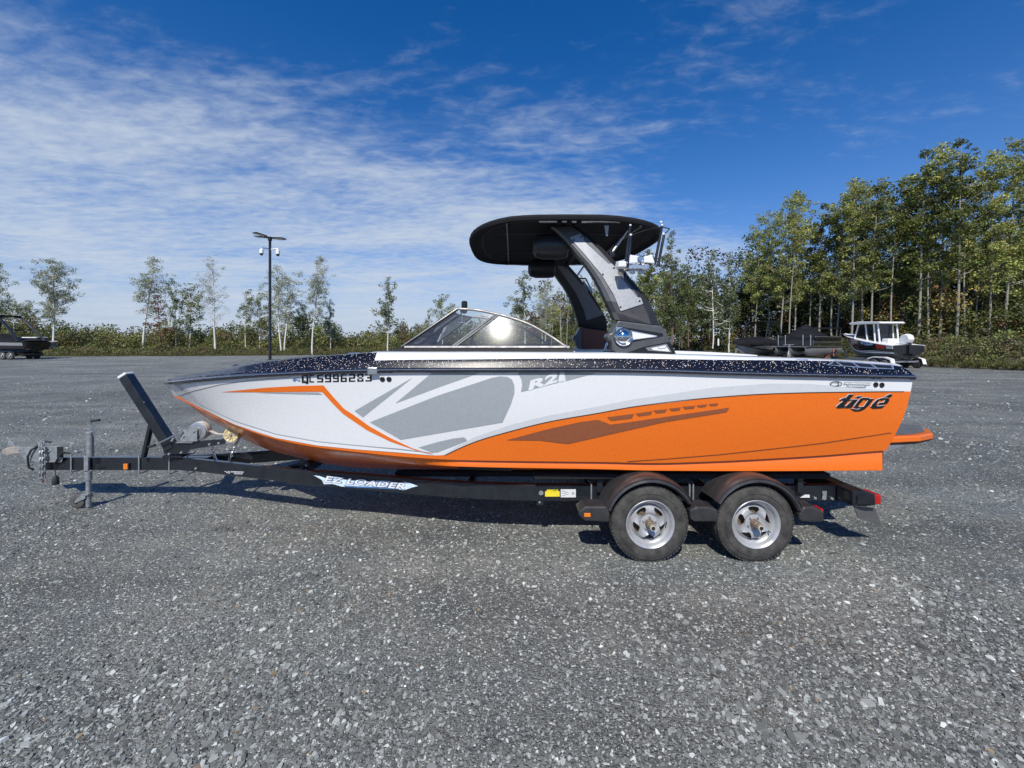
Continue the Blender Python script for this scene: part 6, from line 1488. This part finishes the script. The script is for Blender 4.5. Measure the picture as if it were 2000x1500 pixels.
def make_tree(seed, Ht, c0, cw, nleaf, base, alt=None, altp=0, bark=None, lsize=.13, lean=0.0, r0=.15, nb=26, shape='oval', wind=.0, twin=False, clump=.42, var=.3, up=.55, holes=.0):
    """crown starts at c0*Ht, cw half width; returns trunk and crown meshes"""
    r_ = np.random.default_rng(seed); rd = random.Random(seed)
    mb = MB(); stems = [(0, 0)] if not twin else [(-.15, -.6), (.2, .9)]
    C = []; centers = []
    for sx, spread in stems:
        pts = []; wob = rd.uniform(0, 6.28); H_ = Ht * (1 if sx <= 0 else .93)
        for i in range(12):
            t = i / 11; pts.append(Vector((sx + spread * t * 1.0 + lean * Ht * t ** 1.3 + .10 * math.sin(wob + 5 * t) * (t > 0), .10 * math.cos(wob + 4 * t) - .1 * math.cos(wob), H_ * t)))
        limb_mesh(mb, pts, r0 * (1 if not twin else .8), .018, 7)
        def at(t):
            f = t * 11; i = min(10, int(f)); return pts[i].lerp(pts[i + 1], f - i)
        nn = nb if not twin else nb // 2 + 3
        for k in range(nn):
            t = c0 + (1 - c0) * ((k + rd.random()) / nn) ** .9; t = min(t, .985)
            q = (t - c0) / (1 - c0)
            if shape == 'oval': w = cw * (math.sin(math.pi * min(1, .12 + q * .86)) ** .7)
            elif shape == 'cone': w = cw * (1 - q) ** .85 + .15
            elif shape == 'top': w = cw * (.55 + .5 * math.sin(math.pi * min(1, q * 1.05)))
            else: w = cw * (.8 + .3 * math.sin(q * 9 + seed)) * (1 - q ** 4)
            w *= rd.uniform(.55, 1.12); az = rd.random() * 6.283 + k * 2.4
            b0 = at(t); L = w
            rise = L * (up + .25 * rd.random()) * (1 if shape != 'cone' else .25)
            e = b0 + Vector((math.cos(az) * L + wind * L * .8, math.sin(az) * L, rise)); mdp = b0.lerp(e, .5) + Vector((0, 0, -.12 * L))
            limb_mesh(mb, [b0, mdp, e], .028 + .018 * (1 - q), .008, 4)
            m = max(1, int(L / clump * 1.5))
            for j in range(m):
                f = (j + 1) / m
                p = (b0.lerp(mdp, f * 2) if f < .5 else mdp.lerp(e, f * 2 - 1)) if f > .12 else e
                centers.append((p.x + rd.gauss(0, .16 * L), p.y + rd.gauss(0, .16 * L), p.z + rd.gauss(0, .14 * L + .1), clump * rd.uniform(.55, 1.25)))
    centers = np.array(centers); keep = r_.random(len(centers)) > holes; centers = centers[keep]
    wts = centers[:, 3] ** 2; wts /= wts.sum(); idx = r_.choice(len(centers), nleaf, p=wts)
    d = r_.normal(size=(nleaf, 3)); d /= np.linalg.norm(d, axis=1)[:, None]; rr = centers[idx, 3] * r_.random(nleaf) ** .45
    P_ = centers[idx, :3] + d * rr[:, None] * np.array([1, 1, .75]); P_[:, 2] = np.clip(P_[:, 2], c0 * Ht * .55, Ht * 1.03)
    ct_ = np.exp(r_.normal(0, .22, len(centers)))
    tones = tone_set(r_, nleaf, base, var, alt, altp) * ct_[idx][:, None]
    V, Fc, T = leaf_cloud(P_, np.full(nleaf, lsize), r_, tones, flat=.2)
    tm = bpy.data.meshes.new('trunk'); tm.from_pydata([tuple(p) for p in mb.v], [], mb.f); tm.materials.append(bark or m_bark); tm.polygons.foreach_set('use_smooth', [True] * len(mb.f))
    co = np_mesh('crown', V, [Fc], m_leaf, T); cm = co.data; bpy.data.objects.remove(co)
    return tm, cm
OLIVE = (.31, .33, .095); OLIVE2 = (.26, .295, .085); PALE = (.33, .35, .23); PALE2 = (.34, .355, .27); YEL = (.40, .33, .08); RUST = (.17, .055, .025); DKG = (.085, .115, .035); PINE = (.13, .165, .055)
TP = {
 'aspenA': (17.5, make_tree(1, 17.5, .26, 2.5, 8200, OLIVE, YEL, .05, wind=.35, lean=.03, lsize=.17, r0=.11, nb=50, holes=.22, shape='col', up=.5, clump=.52)),
 'aspenB': (17.5, make_tree(2, 17.5, .22, 2.8, 8600, OLIVE2, YEL, .08, wind=.3, lean=.045, lsize=.17, r0=.105, nb=50, shape='oval', up=.5, clump=.5, holes=.25)),
 'aspenC': (17.5, make_tree(3, 17.5, .30, 2.3, 7200, (.12, .145, .035), YEL, .04, wind=.45, lean=.05, lsize=.17, r0=.11, nb=44, shape='col', up=.6, clump=.46, holes=.28)),
 'aspenD': (17.5, make_tree(4, 17.5, .42, 2.2, 7500, OLIVE, (.2, .19, .04), .12, wind=.3, lean=-.01, lsize=.16, r0=.13, nb=28, shape='top', up=.5, clump=.5)),
 'thin': (14.0, make_tree(5, 14, .60, 1.2, 2600, OLIVE, YEL, .08, wind=.3, lean=.04, lsize=.15, r0=.09, nb=18, shape='oval', clump=.42)),
 'dark': (12.0, make_tree(6, 12, .18, 2.4, 6500, DKG, OLIVE2, .2, bark=m_brownbark, lsize=.17, r0=.12, nb=34, shape='oval', clump=.6)),
 'dark2': (12.0, make_tree(16, 12, .12, 2.7, 6500, (.055, .075, .022), RUST, .08, bark=m_brownbark, lsize=.17, r0=.12, nb=34, shape='oval', clump=.6)),
 'pine': (13.0, make_tree(7, 13, .12, 2.5, 8000, PINE, (.16, .15, .05), .12, bark=m_brownbark, lsize=.15, r0=.14, nb=60, shape='cone', clump=.36, up=.7)),
 'birch': (12.5, make_tree(8, 12.5, .28, 1.9, 10500, PALE, (.15, .17, .08), .2, bark=m_birchbark, lsize=.13, r0=.13, nb=66, shape='oval', clump=.45, up=.5)),
 'birch_bare': (12.5, make_tree(9, 12.5, .26, 1.9, 3600, PALE2, (.16, .15, .09), .2, bark=m_birchbark, lsize=.10, r0=.14, nb=46, shape='oval', clump=.42, lean=-.05, up=.6)),
 'birch_top': (12.5, make_tree(10, 12.5, .34, 1.8, 6000, PALE, (.15, .14, .07), .15, bark=m_birchbark, lsize=.12, r0=.12, nb=50, shape='col', clump=.45, lean=.07, wind=.3)),
 'birch_twin': (11.5, make_tree(11, 11.5, .30, 2.1, 7500, PALE2, OLIVE, .25, bark=m_birchbark, lsize=.13, r0=.13, nb=36, shape='oval', clump=.45, twin=True)),
 'small_green': (7.0, make_tree(12, 7.0, .25, 1.3, 2600, (.115, .14, .045), PALE, .15, bark=m_birchbark, lsize=.13, r0=.07, nb=22, shape='oval', clump=.38, wind=.2)),
 'small_cone': (8.0, make_tree(13, 8.0, .22, 1.8, 3600, (.10, .125, .05), PALE, .2, bark=m_birchbark, lsize=.14, r0=.08, nb=30, shape='cone', clump=.36, up=1.2)),
 'red': (6.0, make_tree(14, 6.0, .30, 1.3, 1200, (.12, .030, .022), RUST, .3, bark=m_brownbark, lsize=.13, r0=.05, nb=18, shape='cone', clump=.32, up=.8)),
 'mid_green': (8.5, make_tree(15, 8.5, .22, 1.9, 4600, (.09, .115, .035), OLIVE, .3, bark=m_birchbark, lsize=.14, r0=.09, nb=30, shape='oval', clump=.45)),
}
def plant(kind, name, px, D, ytop, label, cat='tree', group=None, sx=1.0, rz=None, mirror=False, root_y=None):
    Hn, (tm, cm) = TP[kind]; x = X(px, D); z0 = on_bank(x, D) - .1
    ht = H + (CY - ytop) * D / F - z0; k = ht / Hn
    t = thing(name, label, cat, (x, D, z0), 0, group)
    t.rotation_euler = (0, 0, rz if rz is not None else 0)
    a = bpy.data.objects.new('trunk', tm); b = bpy.data.objects.new('crown', cm); b['kind'] = 'stuff'
    for o in (a, b): COL.objects.link(o); o.parent = t; o.scale = (k * sx * (-1 if mirror else 1), k * sx, k)
    return t
# left: free-standing birches and small trees beyond the lot
left = [
 ('birch', -14, 53, 512, 'pale birch cut by the left edge of the photo', 1.0, 0.3), ('birch', 103, 51, 507, 'pale dense birch standing alone beyond the black boat at left', 1.12, 2.3),
 ('birch_top', 280, 52, 503, 'tall pale birch with the red leaved sapling at its foot', 1.25, 0.0), ('small_green', 343, 53, 549, 'thin leaning birch sapling with a small tuft of leaves on top', .55, 3.2),
 ('mid_green', 370, 54, 558, 'rounded green tree between the leaning sapling and the sparse white birch', 1.05, 1.0), ('birch_bare', 421, 51, 503, 'sparse white birch with hardly any leaves, left of the lamp post', .95, 0.1),
 ('small_green', 480, 54, 569, 'small green tree just left of the lamp post', .75, 0.4), ('mid_green', 507, 55, 576, 'low green tree half hidden by the lamp post', .9, 2.0),
 ('birch_twin', 552, 53, 522, 'twin stemmed birch just right of the lamp post', 1.15, .2), ('mid_green', 590, 56, 590, 'small dark green tree between the twin birch and the tall narrow birch', .7, 4.0),
 ('birch_top', 610, 51, 501, 'tall narrow white stemmed birch, second birch right of the lamp post', .95, .15), ('small_cone', 645, 54, 586, 'short bushy green tree right of the tall narrow birch', .8, 1.5),
 ('small_cone', 757, 50, 543, 'cone shaped green poplar standing alone left of the windshield', .95, 2.4), ('mid_green', 864, 53, 578, 'pale green tree behind the mirror of the windshield', .9, 1.2),
 ('small_green', 836, 55, 606, 'small slim tree left of the windshield mirror', .5, .3), ('red', 310, 52, 577, 'red leaved sapling beside the tall pale birch', 1.0, 1.0), ('red', 788, 51, 628, 'low rust red sapling just ahead of the windshield', 1.1, .4),
 ('small_cone', 1024, 52, 532, 'cone shaped grey green tree behind the windshield glint', 1.0, .9), ('birch_twin', 1062, 54, 552, 'sparse twin birch between windshield and tower', .8, 2.9), ('red', 1040, 50, 600, 'rust red sapling behind the windshield', 1.3, 2.0),
 ('mid_green', 30, 52, 592, 'bushy green tree behind the black boat at left', 1.1, 5.0), ('mid_green', 55, 54, 590, 'small pale green tree just right of the black boat tower', .9, 3.0), ('birch_bare', 1096, 53, 560, 'bare birch seen between the tower arms', .5, 1.0),
]
for kind, px, D, yt, lab, sx, rz in left:
    nm = {'birch': 'birch_tree', 'birch_top': 'birch_tree', 'birch_bare': 'birch_tree', 'birch_twin': 'birch_tree', 'red': 'red_sapling', 'small_green': 'young_tree', 'small_cone': 'poplar_tree', 'mid_green': 'green_tree'}[kind]
    plant(kind, nm, px, D, yt, lab, sx=sx, rz=rz)
mid = [('pine', 1312, 42, 452, 'tall pine just right of the tower and board rack', 1.0, .5), ('pine', 1268, 43, 488, 'pine behind the board rack', .9, 2.0), ('pine', 1160, 44, 535, 'dark pine seen through the tower arms', 1.2, 4.0), ('mid_green', 1215, 44, 520, 'green tree right behind the tower arm', 1.1, 1.0),
 ('small_cone', 1392, 45, 492, 'slim pale aspen, first of two right of the tall pine', .7, .3), ('small_cone', 1424, 45.5, 495, 'slim pale aspen, second of two right of the tall pine', .7, 1.9), ('dark', 1345, 47, 520, 'dark green tree between the tall pine and the slim aspens', .8, .7), ('pine', 1120, 48, 560, 'low pine left of the far tower arm', .9, .1)]
for kind, px, D, yt, lab, sx, rz in mid: plant(kind, {'pine': 'pine_tree', 'mid_green': 'green_tree', 'small_cone': 'aspen_tree', 'dark': 'broadleaf_tree'}[kind], px, D, yt, lab, sx=sx, rz=rz)
right = [('aspenB', 1480, 47, 420, 'aspen rising above the bow of the covered black boat, outermost of the tall wood'), ('aspenD', 1507, 48, 455, 'slim aspen just right of the outermost tall aspen'),
 ('aspenB', 1530, 44, 388, 'aspen rising above the tower of the covered black boat'), ('aspenA', 1557, 45, 373, 'aspen rising above the left end of the pontoon cover'), ('thin', 1543, 42, 430, 'thin aspen leaning behind the covered black boat tower'),
 ('aspenC', 1603, 42, 392, 'aspen rising above the peak of the pontoon cover'), ('thin', 1625, 41, 420, 'thin aspen behind the right half of the pontoon cover'), ('aspenB', 1640, 41, 382, 'leafy aspen behind the right end of the pontoon boat'),
 ('aspenA', 1668, 38.5, 348, 'leaning aspen whose trunk rises from the bow of the fishing boat'), ('aspenD', 1688, 40, 372, 'aspen just left of the fishing boat hardtop'), ('aspenC', 1704, 37.5, 358, 'curved aspen rising behind the fishing boat hardtop'),
 ('thin', 1742, 37, 400, 'thin aspen right of the fishing boat hardtop'), ('dark', 1765, 38.5, 355, 'darker leafy tree above the outboard of the fishing boat'), ('aspenC', 1797, 35.5, 285, 'tall aspen directly right of the outboard, with a straight pale trunk'),
 ('thin', 1815, 35, 380, 'thin aspen close beside the tall straight aspen'), ('aspenA', 1840, 35, 279, 'tall aspen, second tall crown from the outboard'), ('aspenC', 1873, 33, 260, 'tallest aspen with a long bright leaning trunk'),
 ('thin', 1886, 33.5, 380, 'thin aspen just right of the tallest aspen trunk'), ('thin', 1908, 34, 420, 'thin aspen, fourth trunk from the right edge'), ('aspenA', 1935, 33, 296, 'tall full crowned aspen near the right edge'),
 ('aspenB', 1967, 33, 272, 'aspen cut at its crown by the right edge of the photo'), ('aspenB', 2010, 33, 270, 'aspen mostly beyond the right edge of the photo'), ('thin', 1583, 43, 455, 'thin aspen behind the left part of the pontoon cover'), ('aspenD', 1724, 41, 365, 'aspen crown standing behind the curved aspen'),
 ('aspenB', 1770, 41, 362, 'dense aspen crown behind the outboard'), ('aspenA', 2075, 34, 275, 'leafy aspen outside the right edge, its crown reaching in')]
rd = random.Random(3)
for i, (kind, px, D, yt, lab) in enumerate(right):
    plant(kind, 'aspen_tree' if kind != 'dark' else 'broadleaf_tree', px - (6 if kind.startswith('aspen') else 0), D, yt, lab, sx=rd.uniform(.9, 1.1), rz=rd.uniform(-.5, .5), group='aspens at the front of the wood')
# second row: thin trunks and darker crowns inside the wood
for i in range(46):
    t = i / 45; px = 1440 + 640 * t + rd.uniform(-8, 8); D = 50 - 11 * t + rd.uniform(0, 4)
    yt = np.interp(px, [1440, 1500, 1600, 1760, 1850, 2100], [540, 530, 520, 505, 490, 480]) + rd.uniform(-40, 60)
    kind = rd.choice(['thin', 'thin', 'dark', 'dark2', 'dark', 'thin'])
    plant(kind, 'forest_tree', px, D, yt, 'tree inside the wood behind the front row of aspens', sx=rd.uniform(.8, 1.25), rz=rd.uniform(0, 6.28) if kind != 'thin' else rd.uniform(-.6, .6), group='trees inside the wood')
for i in range(22):
    px = 1085 + 380 * i / 21 + rd.uniform(-8, 8); D = rd.uniform(46, 56)
    plant(rd.choice(['dark', 'thin', 'dark2', 'thin']), 'forest_tree', px, D, 575 - 45 * math.exp(-((px - 1290) / 90) ** 2) + rd.uniform(-22, 28) - (25 if px > 1420 else 0), 'tree inside the thicket between tower and tall wood', sx=rd.uniform(.8, 1.3), rz=rd.uniform(-.6, .6), group='trees inside the thicket')

# masses nobody could count: shrubs, undergrowth, brush, grass
def mass(name, label, n_cl, nleaf, xf, hf, base, alts, lsize, seed, rc=(.5, 1.1), mat_=None):
    """clumps placed by xf(r) -> (x, y), reaching hf(x, y) above the ground"""
    r_ = np.random.default_rng(seed); rd_ = random.Random(seed); cs = []; tn = []
    for i in range(n_cl):
        x, y = xf(rd_); g_ = on_bank(x, y); h_ = hf(x, y) * rd_.choice((rd_.uniform(.35, .8), rd_.uniform(.7, 1.15))); rad = rd_.uniform(*rc)
        z = g_ + max(rad * .3, h_ * rd_.random() ** (.62 if rad < 1 and h_ < 3 else .9) - rad * .45)
        cs.append((x, y, z, rad)); b = base
        u_ = rd_.random(); acc = 0
        for p, c in alts:
            acc += p
            if u_ < acc: b = c; break
        tn.append(np.array(b) * math.exp(rd_.gauss(0, .22)))
    cs = np.array(cs); tn = np.array(tn); w = cs[:, 3] ** 2; w /= w.sum(); idx = r_.choice(n_cl, nleaf, p=w)
    d = r_.normal(size=(nleaf, 3)); d /= np.linalg.norm(d, axis=1)[:, None]
    P_ = cs[idx, :3] + d * (cs[idx, 3] * r_.random(nleaf) ** .3)[:, None] * np.array([1, 1, .8]); 
    T_ = tn[idx] * np.exp(r_.normal(0, .25, (nleaf, 1)))
    V, Fc, T = leaf_cloud(P_, np.full(nleaf, lsize), r_, np.clip(T_, .004, .6))
    o = np_mesh(name, V, [Fc], mat_ or m_leaf, T); tag(o, label, None, kind='stuff'); return o
def along(dlo, dhi, plo, phi):
    def f(rd_):
        px = rd_.uniform(plo, phi); D = rd_.uniform(dlo(px), dhi(px)); return X(px, D), D
    return f
def edge_depth(px):
    """depth at which the line of sight through px leaves the gravel"""
    s_ = (px - CX) / F; prev = None
    for D in np.arange(15, 75, .25):
        x = s_ * D; y = np.interp(x, [a for a, b in EDGE[:12]], [b for a, b in EDGE[:12]]) if x < 29.2 else np.interp(x, [29.2, 29.4, 31.8, 40, 60], [36, 28.3, 25, 19, 5])
        if D >= y: return D
    return 75
ed_px = np.arange(-200, 2300, 20); ed_d = np.array([edge_depth(p) for p in ed_px])
ed = lambda px: float(np.interp(px, ed_px, ed_d))
prof_left = interp([(-200, 604), (0, 606), (60, 618), (150, 634), (250, 645), (330, 634), (420, 636), (480, 628), (560, 616), (640, 626), (690, 650), (740, 638), (800, 630), (880, 630), (1000, 612), (1090, 600)])
hl = lambda x, y: max(.5, H + (CY - prof_left(CX + x * F / y)) * y / F - on_bank(x, y))
mass('shrub_thicket', 'green shrubs forming a low thicket behind the lamp post and left trees', 800, 90000, along(lambda p: ed(p) + 3.5, lambda p: ed(p) + 11, -150, 1100), hl, (.17, .19, .055), [(.22, (.23, .21, .07)), (.10, (.15, .11, .05)), (.12, (.10, .12, .04)), (.14, (.26, .27, .10))], .20, 21, (.5, 1.15))
mass('far_woods', 'distant green treeline behind the shrub thicket', 700, 60000, along(lambda p: ed(p) + 14, lambda p: ed(p) + 30, -200, 1150), lambda x, y: hl(x, y) * 1.03 + .2, (.13, .145, .055), [(.3, (.15, .13, .05))], .34, 22, (.9, 2.0))
prof_r = interp([(1060, 600), (1130, 585), (1200, 570), (1290, 560), (1400, 562), (1470, 540), (1600, 560), (1800, 545), (2150, 520)])
hr = lambda x, y: max(.6, H + (CY - prof_r(CX + x * F / y)) * y / F - on_bank(x, y))
mass('forest_undergrowth', 'mixed green and rust undergrowth below the tall wood', 760, 76000, along(lambda p: ed(p) + 5, lambda p: ed(p) + 15, 1050, 2150), hr, (.14, .155, .045), [(.17, (.18, .09, .04)), (.16, (.26, .22, .06)), (.20, (.065, .08, .026))], .19, 23, (.5, 1.2))
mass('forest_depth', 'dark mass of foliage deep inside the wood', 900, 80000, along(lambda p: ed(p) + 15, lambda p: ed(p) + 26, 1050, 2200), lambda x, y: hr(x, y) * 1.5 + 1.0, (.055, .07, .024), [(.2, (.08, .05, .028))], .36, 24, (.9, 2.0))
mass('bank_brush', 'brown and olive brush covering the bank along the lot edge', 1500, 90000, along(lambda p: ed(p) + .1, lambda p: ed(p) + 4.5, -180, 2250), lambda x, y: .55 + .35 * (x > 15), (.175, .175, .062), [(.22, (.165, .125, .06)), (.30, (.13, .155, .05)), (.10, (.14, .12, .06)), (.08, (.045, .035, .022))], .13, 25, (.25, .6))
def grass():
    r_ = np.random.default_rng(31); n = 60000
    px = r_.uniform(-180, 2250, n); D = np.interp(px, ed_px, ed_d) + np.where(r_.random(n) < .06, -r_.random(n) ** 2 * 1.4, r_.random(n) ** 1.2 * 5 - .3)
    x = (px - CX) * D / F
    # height of the bank under every blade
    smx = np.array([(p.x, p.y) for p in sm]); z = np.zeros(n)
    for a in range(0, n, 4000):
        dd = np.sqrt((x[a:a + 4000, None] - smx[None, :, 0]) ** 2 + (D[a:a + 4000, None] - smx[None, :, 1]) ** 2); j = dd.argmin(1); dm = dd.min(1)
        z[a:a + 4000] = np.interp(dm, offs, hts) * (.55 + 1.05 / (1 + np.exp(-(smx[j, 0] - 20) / 2.5)))
    h_ = .10 + .34 * r_.random(n) ** 2; w = .012 + .02 * r_.random(n); az = r_.random(n) * 6.28; ln = r_.normal(0, .35, (n, 2)) * h_[:, None]
    V = np.zeros((n, 3, 3)); V[:, 0] = np.stack([x - np.cos(az) * w, D - np.sin(az) * w, z - .03], 1); V[:, 1] = np.stack([x + np.cos(az) * w, D + np.sin(az) * w, z - .03], 1); V[:, 2] = np.stack([x + ln[:, 0], D + ln[:, 1], z + h_], 1)
    b = np.array([.13, .12, .045])[None] * np.exp(r_.normal(0, .35, (n, 1))) ; g2 = r_.random(n) < .4; b[g2] = np.array([.075, .10, .028]) * np.exp(r_.normal(0, .25, (g2.sum(), 1)))
    o = np_mesh('bank_grass', V.reshape(-1, 3), [np.arange(n * 3).reshape(n, 3)], m_grassm, np.repeat(b, 3, axis=0)); tag(o, 'dry grass tufts on the bank along the lot edge', None, kind='stuff')
grass()
